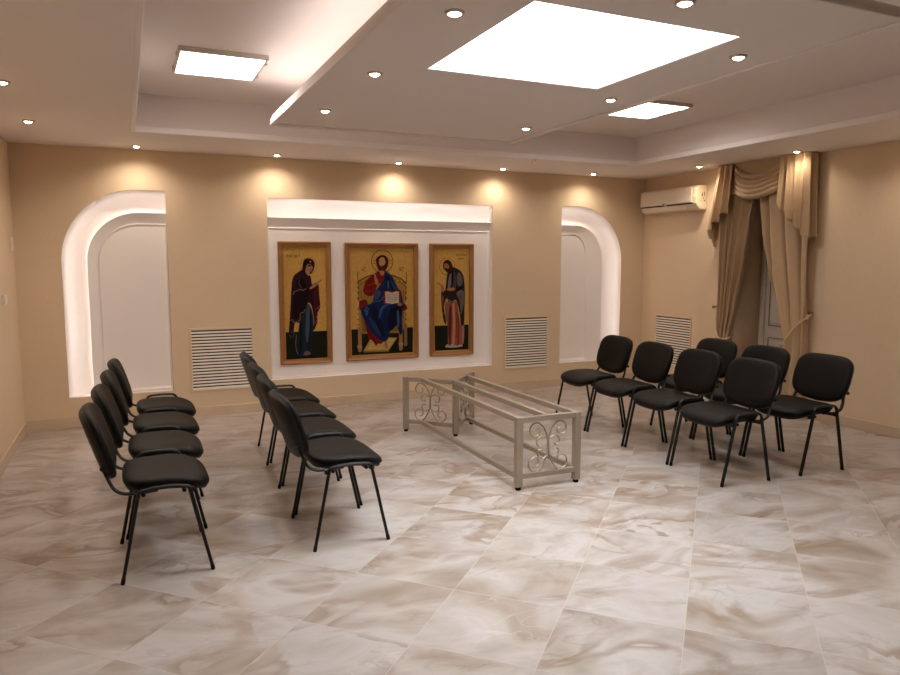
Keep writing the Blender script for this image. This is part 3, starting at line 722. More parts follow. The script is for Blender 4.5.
def make_chair():
    t = thing('stacking_chair', 'x', 'chair', group=CH_GROUP)
    # seat cushion: rounded square, dropped front edge, raised rear
    def zoff(x, y):
        f = max(0.0, (x - 0.02) / 0.20); r = max(0.0, (-x - 0.10) / 0.12)
        return -0.046 * f * f + 0.010 * r * r - 0.010 * (1 - min(1, abs(y) / 0.2) ** 2) * (1 - f * 0.6)
    def ring(k, z, e=4.2):
        return [(x, y, 0.425 + z + zoff(x, y)) for x, y in superellipse(0.200 * k, 0.236 * k, e, cx=0.018)]
    mb = MB().loops([ring(0.93, 0.012), ring(0.985, 0.015), ring(1.0, 0.025), ring(0.99, 0.036), ring(0.95, 0.045), ring(0.87, 0.051), ring(0.70, 0.055), ring(0.42, 0.057), ring(0.15, 0.057)])
    mb.build('seat', M['vinyl'], t, smooth=True)
    sb = MB().loops([ring(0.80, -0.014), ring(0.92, -0.010), ring(0.955, 0.002), ring(0.95, 0.013)])
    sb.build('seat_shell', M['shell'], t, smooth=True)
    # backrest: leaning rounded pad, narrower and curved along its lower edge
    tilt = radians(17.5)
    def bpt(u, w, d):
        # u across, w up the pad (0..1 centre based), d depth from the pad's mid plane towards the sitter
        bow = 0.55 * u * u
        bx = -0.2720 + d * cos(tilt) - w * sin(tilt) + bow * 0.9 - 0.012
        return (bx, u, 0.627 + w * cos(tilt) + d * sin(tilt))
    def outl(k, n=48):
        pts = []
        for x, y in superellipse(0.244, 0.180, 5.6, n):
            w = y; u = x
            if w < 0:
                s_ = -w / 0.180
                u *= 1 - 0.085 * s_ ** 1.6
                w += 0.040 * (abs(u) / 0.22) ** 2 * s_
            else:
                u *= 1 - 0.035 * (w / 0.172) ** 3
                w -= 0.012 * (abs(u) / 0.22) ** 3 * (w / 0.172)
            pts.append((u * k, w * k))
        return pts
    def bring(k, d): return [bpt(u, w, d) for u, w in outl(k)]
    MB().loops([bring(0.975, -0.006), bring(1.0, 0.004), bring(0.995, 0.014), bring(0.955, 0.025), bring(0.86, 0.031), bring(0.6, 0.034), bring(0.25, 0.035)]).build('backrest', M['vinyl'], t, smooth=True)
    MB().loops([bring(0.5, -0.028), bring(0.90, -0.026), bring(0.972, -0.016), bring(0.985, -0.003)]).build('back_shell', M['shell'], t, smooth=True)
    Y = (0, 1, 0)
    for s_ in (1, -1):
        y = 0.2655 * s_
        front = catmull([(0.200, y, 0.014), (0.172, y, 0.14), (0.142, y, 0.28), (0.112, y, 0.415)], 4)
        rear = catmull([(-0.198, y, 0.014), (-0.172, y, 0.14), (-0.144, y, 0.28), (-0.116, y, 0.415)], 4)
        for pth, xf in ((front, 0.2005), (rear, -0.1985)):
            lg = MB().tube(pth, 0.0134, 0.0085, Y, 12).build('leg', M['black_metal'], t, smooth=True)
            MB().tube([(xf + (0.002 if xf > 0 else -0.002), y, 0.0), (xf, y, 0.012), (xf - (0.003 if xf > 0 else -0.003), y, 0.026)], 0.0134, 0.0098, Y, 12).build('foot_cap', M['rubber'], lg, smooth=True)
        tz = 0.482 if s_ > 0 else 0.440          # linking hoop stands proud on one side, lies under the seat edge on the other
        arch = catmull([(0.112, y, 0.412), (0.106, y, 0.412 + (tz - 0.412) * 0.55), (0.084, y, tz - 0.006), (0.035, y, tz), (-0.040, y, tz), (-0.087, y, tz - 0.006), (-0.110, y, 0.412 + (tz - 0.412) * 0.55), (-0.116, y, 0.412)], 5)
        MB().tube(arch, 0.0134, 0.0085, Y, 12).build('side_rail', M['black_metal'], t, smooth=True)
        yu = 0.222 * s_
        up = catmull([(-0.03, yu, 0.418), (-0.10, yu, 0.414), (-0.165, yu, 0.416), (-0.208, yu * 0.98, 0.434), (-0.232, yu * 0.95, 0.470), (-0.251, yu * 0.90, 0.520), (-0.270, yu * 0.86, 0.575), (-0.288, yu * 0.84, 0.630)], 5)
        u_ = MB().tube(up, 0.0120, 0.0080, Y, 12).build('back_upright', M['black_metal'], t, smooth=True)
        MB().cyl((-0.262, 0.188 * s_, 0.548), 0.011, 0.042 * s_, 'y', 14).build('knob', M['shell'], u_, smooth=True)
    for x in (0.085, -0.095):
        MB().tube([(x, -0.262, 0.412), (x, -0.10, 0.404), (x, 0.10, 0.404), (x, 0.262, 0.412)], 0.010, 0.010, None, 10).build('cross_bar', M['black_metal'], t, smooth=True)
    for x in (0.118, -0.122):
        for s_ in (1, -1): MB().box(x - 0.014, x + 0.014, 0.246 * s_ - 0.012, 0.246 * s_ + 0.012, 0.396, 0.420).build('bracket', M['shell'], t, bevel=0.004)
    return t

proto = make_chair(); KM = kid_map(); first = True
ORD = ['first', 'second', 'third', 'fourth']
def place_row(pts, where):
    global first
    for k, (x, y, a) in enumerate(pts):
        c = proto if first else copy_tree(proto, KM)
        first = False
        c.location = (x, y, 0); c.rotation_euler = (0, 0, radians(a))
        c['label'] = f'black padded chair, {ORD[k]} from the camera in the row {where}'
rowA = [(0.120 + 0.050 * 0.58 * k, 3.787 + 0.58 * k, 0.0 + (0.6, -0.8, 0.4, -0.3)[k]) for k in range(4)]
rowB = [(1.028 + 0.053 * 0.58 * k, 3.790 + 0.58 * k, 0.0 + (0.2, -0.6, 0.7, 0.0)[k]) for k in range(4)]
rowC = [(3.770 + 0.050 * 0.561 * k, 3.700 + 0.561 * k, 176.2) for k in range(4)]
rowD = [(4.452 + 0.048 * 0.566 * k, 3.660 + 0.566 * k, 177.2) for k in range(3)]
place_row(rowA, 'beside the bare left wall')
place_row(rowB, 'left of the metal frame')
place_row(rowC, 'right of the metal frame')
place_row(rowD, 'in front of the curtain')

# ------------------------------------------------------------------ welded table frame
tf = thing('metal_table_frame', 'taupe welded steel table frame without a top, scrollwork in its ends, on the tiled floor', 'table frame', (2.515, 4.85, 0))
def L(p): return (p[0] - 2.515, p[1] - 4.85, p[2])
F1, F2, N3, N1, N2 = (2.196, 5.784), (2.519, 5.440), (2.840, 5.790), (2.285, 3.955), (2.730, 3.945)
PW, ZT_, ZB = 0.045, 0.487, 0.092
for p in (F1, F2, N3, N1, N2):
    po = MB().box(p[0] - 2.515 - PW / 2, p[0] - 2.515 + PW / 2, p[1] - 4.85 - PW / 2, p[1] - 4.85 + PW / 2, 0.022, ZT_).build('post', M['taupe_metal'], tf, bevel=0.003)
    MB().lathe([(0.0, 0.0), (0.017, 0.0), (0.019, 0.006), (0.019, 0.016), (0.014, 0.024), (0.0, 0.024)], (p[0] - 2.515, p[1] - 4.85, 0)).build('foot_pad', M['rubber'], po, smooth=True)
def rail(a, b, z, h, w, name='rail', trim=0.022):
    a = Vector((a[0], a[1], z)); b = Vector((b[0], b[1], z)); d = (b - a).normalized()
    MB().bar(L(a + d * trim), L(b - d * trim), w, h).build(name, M['taupe_metal'], tf, bevel=0.002)
def lerp2(a, b, t): return (a[0] + (b[0] - a[0]) * t, a[1] + (b[1] - a[1]) * t)
for a, b in ((N1, N2), (F1, F2), (F2, N3)):
    rail(a, b, ZT_ - 0.0185, 0.036, 0.040, 'end_rail'); rail(a, b, ZB, 0.034, 0.034, 'end_rail')
q1, q3 = lerp2(F2, F1, 0.66), lerp2(F2, N3, 0.66)
rail(N1, q1, ZT_ - 0.0175, 0.034, 0.036, 'long_rail', 0.012); rail(N2, q3, ZT_ - 0.0175, 0.034, 0.036, 'long_rail', 0.012)
rail(lerp2(N1, N2, 0.5), F2, ZT_ - 0.0175, 0.034, 0.036, 'long_rail', 0.012)
rail(N1, q1, ZB, 0.034, 0.034, 'long_rail', 0.012); rail(N2, q3, ZB, 0.034, 0.034, 'long_rail', 0.012)

def spiral(cx, cz, r0, r1, a0, turns, n=22):
    out = []
    for i in range(n + 1):
        t = i / n; r = r0 + (r1 - r0) * t; a = a0 + turns * 2 * pi * t
        out.append((cx + r * cos(a), cz + r * sin(a)))
    return out
def scroll(a, b, z0, z1):
    """wrought scrolls filling one end between two posts"""
    mid = Vector(((a[0] + b[0]) / 2, (a[1] + b[1]) / 2, 0)); d = Vector((b[0] - a[0], b[1] - a[1], 0)); w = d.length - PW; d.normalize()
    hgt = z1 - z0; kx = min(1.0, w / 0.40); nrm = Vector((-d.y, d.x, 0))
    mb = MB()
    def strip(pts):
        P = [L(mid + d * (x * kx) + Vector((0, 0, z0 + z * hgt / 0.34))) for x, z in pts]
        mb.tube(P, 0.0090, 0.0050, tuple(nrm), 8)
    for s_ in (1, -1):
        m_ = lambda pts: [(x * s_, z) for x, z in pts]
        # stem: foot, waist, big upper volute
        st = [tuple(p)[:2] for p in catmull([(0.075, 0.0, 0), (0.040, 0.040, 0), (0.008, 0.105, 0), (0.004, 0.170, 0), (0.006, 0.225, 0), (0.034, 0.290, 0), (0.075, 0.326, 0)], 6)]
        strip(m_(st + spiral(0.094, 0.272, 0.057, 0.016, radians(105), -0.95)))
        strip(m_(spiral(0.056, 0.190, 0.052, 0.012, radians(150), -0.80)[0:] ))
        strip(m_(spiral(0.052, 0.128, 0.048, 0.012, radians(205), 0.80)))
        strip(m_(spiral(0.098, 0.060, 0.060, 0.018, radians(-95), 0.98)))
    mb.build('scrollwork', M['taupe_metal'], tf, smooth=True)
scroll(N1, N2, ZB + 0.017, ZT_ - 0.036)
scroll(F1, F2, ZB + 0.017, ZT_ - 0.036)
scroll(F2, N3, ZB + 0.017, ZT_ - 0.036)

# ------------------------------------------------------------------ icons
ICON_LABEL = {
    'mother': 'tall narrow gold icon of a standing figure in dark maroon veil, beside the chairs',
    'throne': 'wide gold icon of a seated figure in blue and red holding an open book',
    'prophet': 'tall narrow gold icon of a bowed standing figure in grey cloak and pink robe',
}
def mitre_frame(mb, x0, x1, z0, z1, prof):
    """picture frame from a profile of (inset, depth) pairs, mitred corners"""
    rings = []
    for ins, dep in prof:
        rings.append([(x0 + ins, -dep, z0 + ins), (x1 - ins, -dep, z0 + ins), (x1 - ins, -dep, z1 - ins), (x0 + ins, -dep, z1 - ins)])
    vs = [p for r in rings for p in r]; fs = []
    for i in range(len(rings) - 1):
        for j in range(4): fs.append((i * 4 + j, i * 4 + (j + 1) % 4, (i + 1) * 4 + (j + 1) % 4, (i + 1) * 4 + j))
    mb.add(vs, fs)
YI = YB + 0.070
for key, (dims, polys) in ICONS.items():
    ks = (YI - 0.02) / 7.135                      # sizes were taken at y = 7.135
    x0, x1, a0, a1 = [v * ks for v in (dims[0], dims[1], dims[4], dims[5])]
    z0, z1, b0, b1 = [1.5 + (v - 1.5) * ks for v in (dims[2], dims[3], dims[6], dims[7])]
    cx, cz = (x0 + x1) / 2, (z0 + z1) / 2
    t = thing('framed_icon', ICON_LABEL[key], 'icon', (cx, YI, cz), 0, 'framed icons on the white panel')
    fw = (a0 - x0 + x1 - a1) / 4
    w2, h2 = (x1 - x0) / 2, (z1 - z0) / 2
    mb = MB(); mitre_frame(mb, -w2, w2, -h2, h2, [(0, 0.0), (0, 0.026), (0.006, 0.034), (0.014, 0.036), (0.020, 0.030), (0.030, 0.027), (0.040, 0.024), (0.046, 0.027), (0.051, 0.024), (0.053, 0.012), (0.053, 0.004)])
    mb.build('picture_frame', M['gilt'], t)
    # painted board
    verts, faces, cols = [], [], []
    def poly(pts, c, layer):
        o_ = len(verts); y = -0.010 - 0.00007 * layer
        for x, z in pts: verts.append((x, y, z))
        faces.append(tuple(range(o_, o_ + len(pts)))); cols.append(rgb(c))
    poly([(-w2 + 0.05, -h2 + 0.05), (w2 - 0.05, -h2 + 0.05), (w2 - 0.05, h2 - 0.05), (-w2 + 0.05, h2 - 0.05)], GOLD, 0)
    def ribbon(P, w, c, layer, closed=False):
        n = len(P); lft, rgt = [], []
        for i in range(n):
            t0 = (P[(i + 1) % n] - P[i - 1]) if closed else (P[min(i + 1, n - 1)] - P[max(i - 1, 0)])
            t0.normalize(); nn = Vector((-t0.y, t0.x, 0)) * (w / 2); lft.append(P[i] + nn); rgt.append(P[i] - nn)
        y = -0.010 - 0.00007 * layer; o_ = len(verts)
        for q in lft + rgt: verts.append((q.x, y, q.y))
        for i in range(n if closed else n - 1):
            j = (i + 1) % n; faces.append((o_ + i, o_ + j, o_ + n + j, o_ + n + i)); cols.append(rgb(c))
    for li, p in enumerate(polys):
        if p[0] == 'p':
            pts = [Vector((x / 1000, z / 1000, 0)) for x, z in p[2]]
            if p[3]: pts = catmull(pts, 3, True)
            poly([(q.x, q.y) for q in pts], p[1], li + 1)
        elif p[0] == 'l':
            pts = [Vector((x / 1000, z / 1000, 0)) for x, z in p[2]]
            if len(pts) > 2: pts = catmull(pts, 4)
            ribbon(pts, p[3] / 1000, p[1], li + 1)
        else:
            r = p[3] / 1000
            ribbon([Vector((p[2][0] / 1000 + r * cos(2 * pi * k / 40), p[2][1] / 1000 + r * sin(2 * pi * k / 40), 0)) for k in range(40)], p[4] / 1000, p[1], li + 1, True)
    me = bpy.data.meshes.new('painting'); me.from_pydata(verts, [], faces); me.update()
    at = me.color_attributes.new('pigment', 'FLOAT_COLOR', 'CORNER'); k = 0
    for f, c in zip(me.polygons, cols):
        for li in f.loop_indices: at.data[li].color = c
    link_mesh('painting', me, M['paint'], t)
    MB().box(-w2 + 0.02, w2 - 0.02, -0.008, -0.001, -h2 + 0.02, h2 - 0.02).build('backing_board', M['gilt'], t)

# ------------------------------------------------------------------ ventilation grilles
def grille(label, loc, rz, w, h):
    """local: wall plane at y=0, room towards -y"""
    t = thing('ventilation_grille', label, 'grille', loc, rz, 'white slatted wall grilles')
    f = MB(); b_ = 0.022
    f.box(-w / 2 - b_, w / 2 + b_, -0.010, 0, h / 2, h / 2 + b_).box(-w / 2 - b_, w / 2 + b_, -0.010, 0, -h / 2 - b_, -h / 2)
    f.box(-w / 2 - b_, -w / 2, -0.010, 0, -h / 2, h / 2).box(w / 2, w / 2 + b_, -0.010, 0, -h / 2, h / 2)
    f.build('grille_frame', M['grille_frame'], t, bevel=0.003)
    MB().box(-w / 2, w / 2, -0.002, -0.0005, -h / 2, h / 2).build('grille_backing', M['slot'], t)
    s_ = MB(); n = 19; pt = h / n
    for i in range(n):
        z = -h / 2 + i * pt
        s_.add([(-w / 2, -0.010, z), (w / 2, -0.010, z), (w / 2, -0.004, z + pt * 0.56), (-w / 2, -0.004, z + pt * 0.56),
                (-w / 2, -0.006, z - 0.001), (w / 2, -0.006, z - 0.001), (w / 2, -0.002, z + pt * 0.54), (-w / 2, -0.002, z + pt * 0.54)],
               [(0, 1, 2, 3), (4, 7, 6, 5), (0, 4, 5, 1), (3, 2, 6, 7), (0, 3, 7, 4), (1, 5, 6, 2)])
    s_.build('slat_panel', M['grille'], t)
    return t
grille('white slatted grille between the arched niche and the standing veiled figure icon', (0.820, YB, 0.552), 0, 0.560, 0.570)
grille('white slatted grille between the bowed figure icon and the far arched niche', (4.222, YB, 0.552), 0, 0.545, 0.570)
grille('white slatted grille on the side wall below the air conditioner', (XR, 6.585, 0.545), -pi / 2, 0.58, 0.570)

# ------------------------------------------------------------------ air conditioner
ac = thing('air_conditioner', 'cream wall air conditioner high in the corner beside the curtain', 'air conditioner', (XR, 6.57, 2.06), 0)
def ac_prof(k=1.0):   # (x towards room negative, z)
    return [(-0.001, 0.0), (-0.085 * k, 0.0), (-0.125 * k, 0.020), (-0.150 * k, 0.070), (-0.158 * k, 0.14), (-0.152 * k, 0.235), (-0.120 * k, 0.268), (-0.001, 0.272)]
def extr(prof, y0, y1):
    n = len(prof); vs = [(x, y, z) for y in (y0, y1) for x, z in prof]
    return MB().add(vs, [tuple(range(n)), tuple(n + i for i in reversed(range(n)))] + [(i, n + i, n + (i + 1) % n, (i + 1) % n) for i in range(n)])
extr(ac_prof(), -0.40, 0.47).build('body', M['plastic'], ac, bevel=0.004)
extr([(x * 1.03, z) for x, z in ac_prof()], -0.462, -0.401).build('end_cap', M['plastic2'], ac, bevel=0.010)
MB().box(-0.166, -0.150, -0.398, 0.466, 0.082, 0.250).build('front_panel', M['plastic'], ac, bevel=0.008)
MB().box(-0.1535, -0.140, -0.396, 0.02, 0.066, 0.079).box(-0.1535, -0.140, 0.06, 0.464, 0.066, 0.079).build('air_slot', M['slot'], ac)
MB().add([(-0.150, -0.30, 0.060), (-0.150, 0.42, 0.060), (-0.120, 0.42, 0.012), (-0.120, -0.30, 0.012), (-0.154, -0.30, 0.058), (-0.154, 0.42, 0.058), (-0.124, 0.42, 0.009), (-0.124, -0.30, 0.009)],
         [(0, 1, 2, 3), (4, 7, 6, 5), (0, 4, 5, 1), (2, 6, 7, 3), (0, 3, 7, 4), (1, 5, 6, 2)]).build('louver_flap', M['plastic'], ac, bevel=0.002)
MB().box(-0.004, 0, -0.38, 0.42, 0.02, 0.25).build('mounting_plate', M['grille'], ac)
sg = MB()
for (x, z, w, h) in ((-0.075, 0.165, 0.010, 0.036), (-0.040, 0.175, 0.006, 0.044), (-0.055, 0.125, 0.012, 0.010), (-0.040, 0.100, 0.014, 0.012), (-0.095, 0.100, 0.006, 0.006)):
    sg.box(x - w / 2, x + w / 2, -0.4645, -0.4615, z - h / 2, z + h / 2)
sg.build('side_marking', M['slot'], ac)
MB().box(-0.168, -0.165, 0.02, 0.075, 0.088, 0.096).build('badge', M['slot'], ac)

# ------------------------------------------------------------------ curtain
cur = thing('curtain', 'tan satin curtain with swagged valance and tied-back drapes over the deep doorway', 'curtain', (5.80, 5.30, 0))
def LC(p): return (p[0] - 5.80, p[1] - 5.30, p[2])
def interp(pts, z):
    pts = sorted(pts)
    if z <= pts[0][0]: return pts[0][1]
    for (z0, v0), (z1, v1) in zip(pts, pts[1:]):
        if z <= z1:
            t = (z - z0) / (z1 - z0); t = t * t * (3 - 2 * t) * 0.4 + t * 0.6
            return v0 + (v1 - v0) * t
    return pts[-1][1]
def drape(inner, outer, k, ph, amp_pts):
    def fn(s, tz):
        z = 0.012 + tz * (2.40 - 0.012)
        yi, yo = interp(inner, z), interp(outer, z)
        s2 = s + 0.018 * sin(7 * s + 3 * z)
        y = yi + (yo - yi) * s2
        a = interp(amp_pts, z); th = 2 * pi * k * s + ph + 0.35 * sin(z * 1.7 + s * 5)
        w = sin(th) + 0.28 * sin(2 * th + 0.8)
        x = 5.825 - a * w - 0.02 * sin(pi * s)
        y += 0.35 * a * cos(th)
        return LC((x, y, z))
    return MB().grid(fn, 110, 70)
drape([(0, 5.53), (0.69, 5.645), (1.05, 5.565), (1.47, 5.475), (1.9, 5.395), (2.13, 5.355), (2.4, 5.33)], [(0, 5.81), (0.69, 5.79), (1.6, 5.79), (2.4, 5.80)], 4.2, 0.6,
      [(0, 0.036), (0.7, 0.036), (1.6, 0.052), (2.4, 0.036)]).build('drape', M['curtain'], cur, smooth=True, solid=0.003)
drape([(0, 4.97), (0.70, 4.925), (1.0, 5.03), (1.41, 5.17), (1.8, 5.26), (2.13, 5.31), (2.4, 5.33)], [(0, 4.70), (0.7, 4.695), (1.6, 4.70), (2.4, 4.72)], 2.8, 2.6,
      [(0, 0.046), (0.7, 0.056), (1.6, 0.056), (2.4, 0.036)]).build('drape', M['curtain'], cur, smooth=True, solid=0.003)
# pelmet behind the swag
MB().box(*(5.765 - 5.80, 5.775 - 5.80), 4.742 - 5.30, 5.785 - 5.30, 2.18, 2.494).box(-0.025, 0.094, 4.742 - 5.30, 4.750 - 5.30, 2.18, 2.494).box(-0.025, 0.094, 5.777 - 5.30, 5.785 - 5.30, 2.18, 2.494).build('pelmet', M['curtain'], cur)
# swag
def swag(s, t):
    nf = 5
    ze = 2.462 - 0.265 * t; zc = 2.330 - 0.215 * t
    sag = ze - zc
    z = ze - sag * (1 - (2 * s - 1) ** 2) ** 0.9
    y = 5.575 + (4.985 - 5.575) * s
    e = 1 - abs(2 * s - 1) ** 3
    fr_t = (nf * t) % 1.0 if t < 1 else 1.0
    roll = sin(pi * min(1.0, fr_t * 1.0)) ** 0.6          # each fold is a soft roll with a sharp crease above it
    x = 5.752 - (0.012 + 0.034 * e) * roll - 0.016 * t * e
    z += -0.016 * e * (fr_t - 0.5) + 0.012 * sin(3 * s + 6 * int(nf * min(t, 0.999))) * e
    return LC((x, y, z))
MB().grid(swag, 44, 121).build('swag', M['curtain'], cur, smooth=True, solid=0.003)
# jabots: pleated tails that turn the corner of the pelmet
def jabot(y_in, y_out, z_in, z_corner, z_wall, flare, k, ph):
    sg_ = 1 if y_out > y_in else -1
    Lf = abs(y_out - y_in); Lr = 0.125; tot = Lf + Lr
    def fn(s, t):
        d = s * tot
        if d <= Lf:
            q = d / Lf; zb = z_in + (z_corner - z_in) * q
            base = Vector((5.750, y_in + sg_ * d, 0)); nrm = Vector((-1, 0, 0)); tan = Vector((0, sg_, 0))
        else:
            q = (d - Lf) / Lr; zb = z_corner + (z_wall - z_corner) * q
            base = Vector((5.750 + (d - Lf), y_out, 0)); nrm = Vector((0, sg_, 0)); tan = Vector((1, 0, 0))
        th = 2 * pi * k * s + ph
        w = sin(th) + 0.35 * sin(2 * th + 0.6)
        zb += 0.020 * sin(th + 1.0)
        z = 2.493 + (zb - 2.493) * t
        a = 0.010 + 0.020 * t
        fl = flare * t * (min(1, d / Lf)) + 0.045 * t * (1 if d > Lf else (d / Lf) ** 3)
        p = base + nrm * (a * w + 0.022 + 0.01 * t) + tan * (0.4 * a * cos(th)) + Vector((0, sg_ * flare * t * min(1, d / Lf), 0))
        if d <= Lf and Lf - d < 0.03: p += nrm * 0
        p.x = min(p.x, XR - 0.012)
        return LC((p.x, p.y, z))
    return MB().grid(fn, 120, 30)
jabot(5.585, 5.790, 2.055, 1.810, 1.660, 0.115, 4.6, 0.4).build('jabot', M['curtain'], cur, smooth=True, solid=0.003)
jabot(5.000, 4.712, 2.035, 1.725, 1.670, 0.010, 4.6, 1.4).build('jabot', M['curtain'], cur, smooth=True, solid=0.003)
# tiebacks
tr1 = MB().tube([LC(p) for p in catmull([(5.885, 5.895, 0.99), (5.845, 5.86, 0.83), (5.79, 5.79, 0.73), (5.745, 5.71, 0.675), (5.765, 5.645, 0.672), (5.815, 5.625, 0.685), (5.86, 5.65, 0.70)], 8)], 0.008, n=8).build('tieback_rope', M['rope'], cur, smooth=True)
tr2 = MB().tube([LC(p) for p in catmull([(5.885, 4.70, 1.0), (5.80, 4.675, 0.97), (5.745, 4.74, 0.90), (5.735, 4.82, 0.79), (5.745, 4.915, 0.695), (5.80, 4.95, 0.665), (5.87, 4.93, 0.70)], 8)], 0.008, n=8).build('tieback_rope', M['rope'], cur, smooth=True)
MB().lathe([(0.0, 0.0), (0.012, 0.0), (0.010, 0.035), (0.017, 0.042), (0.017, 0.052), (0.0, 0.058)]).build('hook', M['brass'], tr1, smooth=True)
hk = children(tr1)[0]; hk.rotation_euler = (0, -pi / 2, 0); hk.location = LC((XR - 0.001, 5.905, 0.995))
hk2 = hk.copy(); COL.objects.link(hk2); hk2.parent = tr2; hk2.location = LC((XR - 0.001, 4.70, 1.005))
MB().lathe([(0.0, 0.0), (0.013, 0.004), (0.015, 0.02), (0.009, 0.032), (0.012, 0.045), (0.0, 0.05)], LC((5.785, 4.668, 0.95))).build('tassel', M['rope'], tr2, smooth=True)

# ------------------------------------------------------------------ ceiling panel lamps
def panel_lamp(label, x0, x1, y0, y1):
    cx, cy = (x0 + x1) / 2, (y0 + y1) / 2; w, d = (x1 - x0) / 2, (y1 - y0) / 2
    t = thing('ceiling_lamp', label, 'ceiling light', (cx, cy, ZT), 0, 'square panel lamps in the raised ceiling')
    hs = MB(); r = 0.016
    hs.box(-w, w, -d, -d + r, -0.030, 0).box(-w, w, d - r, d, -0.030, 0).box(-w, -w + r, -d + r, d - r, -0.030, 0).box(w - r, w, -d + r, d - r, -0.030, 0)
    hs.build('lamp_housing', M['housing'], t, bevel=0.002)
    MB().box(-w + r, w - r, -d + r, d - r, -0.027, -0.020).build('diffuser', M['tube_light'], t)
    cl = MB()
    for y in (-d * 0.6, d * 0.55):
        for s_ in (-1, 1): cl.box(s_ * w - 0.008, s_ * w + 0.008, y - 0.02, y + 0.02, -0.034, -0.012)
    cl.build('clip', M['chrome'], t)
    ld = bpy.data.lights.new('panel_light', 'AREA'); ld.shape = 'RECTANGLE'; ld.size = 1.3 * w; ld.size_y = 1.4 * d
    ld.energy = PANEL_W; ld.color = PANEL_COL; ld.spread = radians(PANEL_SPREAD)
    lo = bpy.data.objects.new('panel_light', ld); COL.objects.link(lo); lo.location = (cx, cy, ZT - 0.032)
    return t
panel_lamp('lit square panel lamp in the raised ceiling near the left wall', 0.346, 0.884, 4.725, 5.320)
panel_lamp('lit square panel lamp in the raised ceiling towards the curtain', 3.805, 4.335, 4.690, 5.255)

# ------------------------------------------------------------------ downlights
def make_downlight():
    t = thing('downlight', 'x', 'downlight', group='recessed halogen downlights')
    MB().lathe([(0.026, -0.001), (0.030, -0.010), (0.036, -0.011), (0.041, -0.007), (0.042, 0.0), (0.026, 0.0), (0.026, -0.001)]).build('trim_ring', M['chrome'], t, smooth=True)
    MB().lathe([(0.0, -0.018), (0.012, -0.017), (0.020, -0.013), (0.025, -0.006), (0.025, 0.0), (0.0, 0.0)]).build('halogen_bulb', M['lamp'], t, smooth=True)
    return t
DL = [
    (0.132, 6.906, 'small round downlight over the arched niche near the left wall', 1.0),
    (1.348, 6.932, 'small round downlight over the grille and the veiled figure icon', 1.0),
    (2.584, 6.965, 'small round downlight over the wide seated figure icon', 1.0),
    (3.784, 6.950, 'small round downlight over the bowed figure icon', 1.0),
    (4.944, 6.910, 'small round downlight over the arched niche near the air conditioner', 1.0),
    (5.575, 5.906, 'small round downlight between the air conditioner and the curtain', 1.2),
    (5.627, 4.741, 'small round downlight right over the curtain', 0.4),
    (-0.583, 4.771, 'small round downlight over the bare left wall, nearer the camera', 1.0),
    (-0.590, 6.013, 'small round downlight over the bare left wall, nearer the back wall', 1.0),
    (1.253, 2.718, 'downlight in the floating ceiling panel, nearest the camera on the left of the skylight', 1.0),
    (1.257, 3.745, 'downlight in the floating ceiling panel, beside the left corner of the skylight', 1.0),
    (1.256, 4.778, 'downlight at the far left corner of the floating ceiling panel', 1.0),
    (2.798, 4.780, 'downlight in the floating ceiling panel, left of the square lamp by the curtain', 1.0),
    (2.786, 3.730, 'downlight in the floating ceiling panel, just above the square lamp by the curtain', 1.0),
    (2.782, 2.710, 'downlight in the floating ceiling panel, right of the skylight corner', 1.0),
    (2.017, 2.246, 'downlight cut by the top edge of the photo, above the skylight', 1.0),
    (-0.583, 3.53, 'unseen added downlight over the left wall, beside the camera', 1.0),  # from here down: unseen downlights added for extra light
    (5.627, 3.53, 'unseen added downlight over the right wall, past the curtain', 1.3),
    (5.627, 2.30, 'unseen added downlight over the right wall, far from the curtain', 1.3),
]
dproto = make_downlight(); KD = kid_map()
for i, (x, y, lab, pw) in enumerate(DL):
    d = dproto if i == 0 else copy_tree(dproto, KD)
    d.location = (x, y, H); d['label'] = lab
    ld = bpy.data.lights.new('halogen_beam', 'SPOT'); ld.energy = SPOT_W * pw; ld.color = SPOT_COL
    ld.spot_size = radians(SPOT_ANG); ld.spot_blend = SPOT_BLEND; ld.shadow_soft_size = 0.02
    lo = bpy.data.objects.new('halogen_beam', ld); COL.objects.link(lo); lo.location = (x, y, H - 0.028)

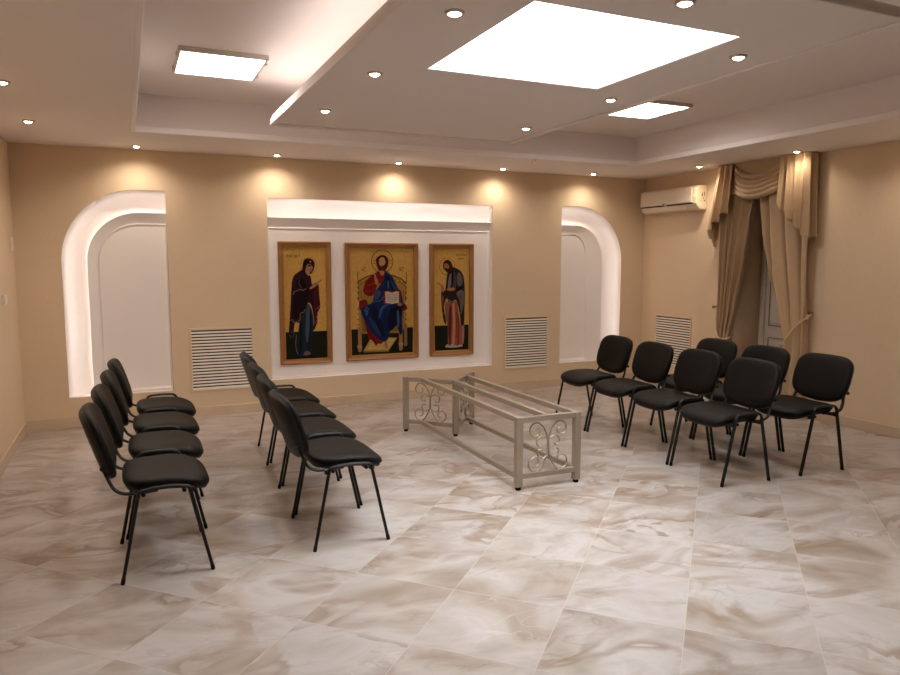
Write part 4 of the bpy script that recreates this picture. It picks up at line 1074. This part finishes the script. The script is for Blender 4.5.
# ------------------------------------------------------------------ small fittings
sw1 = thing('wall_thermostat', 'small cream box high on the left wall near the corner', 'wall switch', (XL, 6.94, 1.64))
MB().box(0, 0.018, -0.035, 0.035, -0.06, 0.06).build('cover', M['plastic'], sw1, bevel=0.004)
MB().box(0.018, 0.021, -0.015, 0.015, 0.0, 0.03).build('dial', M['grille'], sw1, bevel=0.001)
sw2 = thing('light_switch', 'double light switch plate on the left wall below the small cream box', 'wall switch', (XL, 6.42, 1.20))
MB().box(0, 0.010, -0.075, 0.075, -0.040, 0.040).build('plate', M['plastic'], sw2, bevel=0.003)
for y in (-0.036, 0.036): MB().box(0.010, 0.016, y - 0.028, y + 0.028, -0.03, 0.03).build('rocker', M['grille'], sw2, bevel=0.002)
sn = thing('ceiling_sensor', 'tiny pale sensor box on the edge of the raised ceiling', 'sensor', (3.74, TY1 + 0.03, H))
MB().box(-0.022, 0.022, -0.012, 0.012, -0.030, 0.0).build('case', M['plastic'], sn, bevel=0.004)
MB().cyl((0, -0.013, -0.015), 0.006, 0.003, 'y', 12).build('lens', M['slot'], sn)

# ------------------------------------------------------------------ world, camera
w = bpy.data.worlds.new('World'); SC.world = w; w.use_nodes = True
w.node_tree.nodes['Background'].inputs['Color'].default_value = (0.6, 0.75, 1, 1); w.node_tree.nodes['Background'].inputs['Strength'].default_value = 0.3
cd = bpy.data.cameras.new('Camera'); cd.sensor_width = 36; cd.lens = 711.687 / 900 * 36; cd.clip_start = 0.05
cam = bpy.data.objects.new('Camera', cd); COL.objects.link(cam); cam.location = (0, 0, 1.5)
cam.rotation_euler = (pi / 2 - 0.107664, 0, -0.425749)
SC.camera = cam
SC.view_settings.view_transform = 'Standard'; SC.view_settings.look = 'None'; SC.view_settings.gamma = 1.0
SC.view_settings.use_curve_mapping = False; SC.view_settings.exposure = EXPO
SC.cycles.use_denoising = True
SC.cycles.max_bounces = 10; SC.cycles.diffuse_bounces = 7; SC.cycles.sample_clamp_indirect = 8
SC.cycles.use_light_tree = True
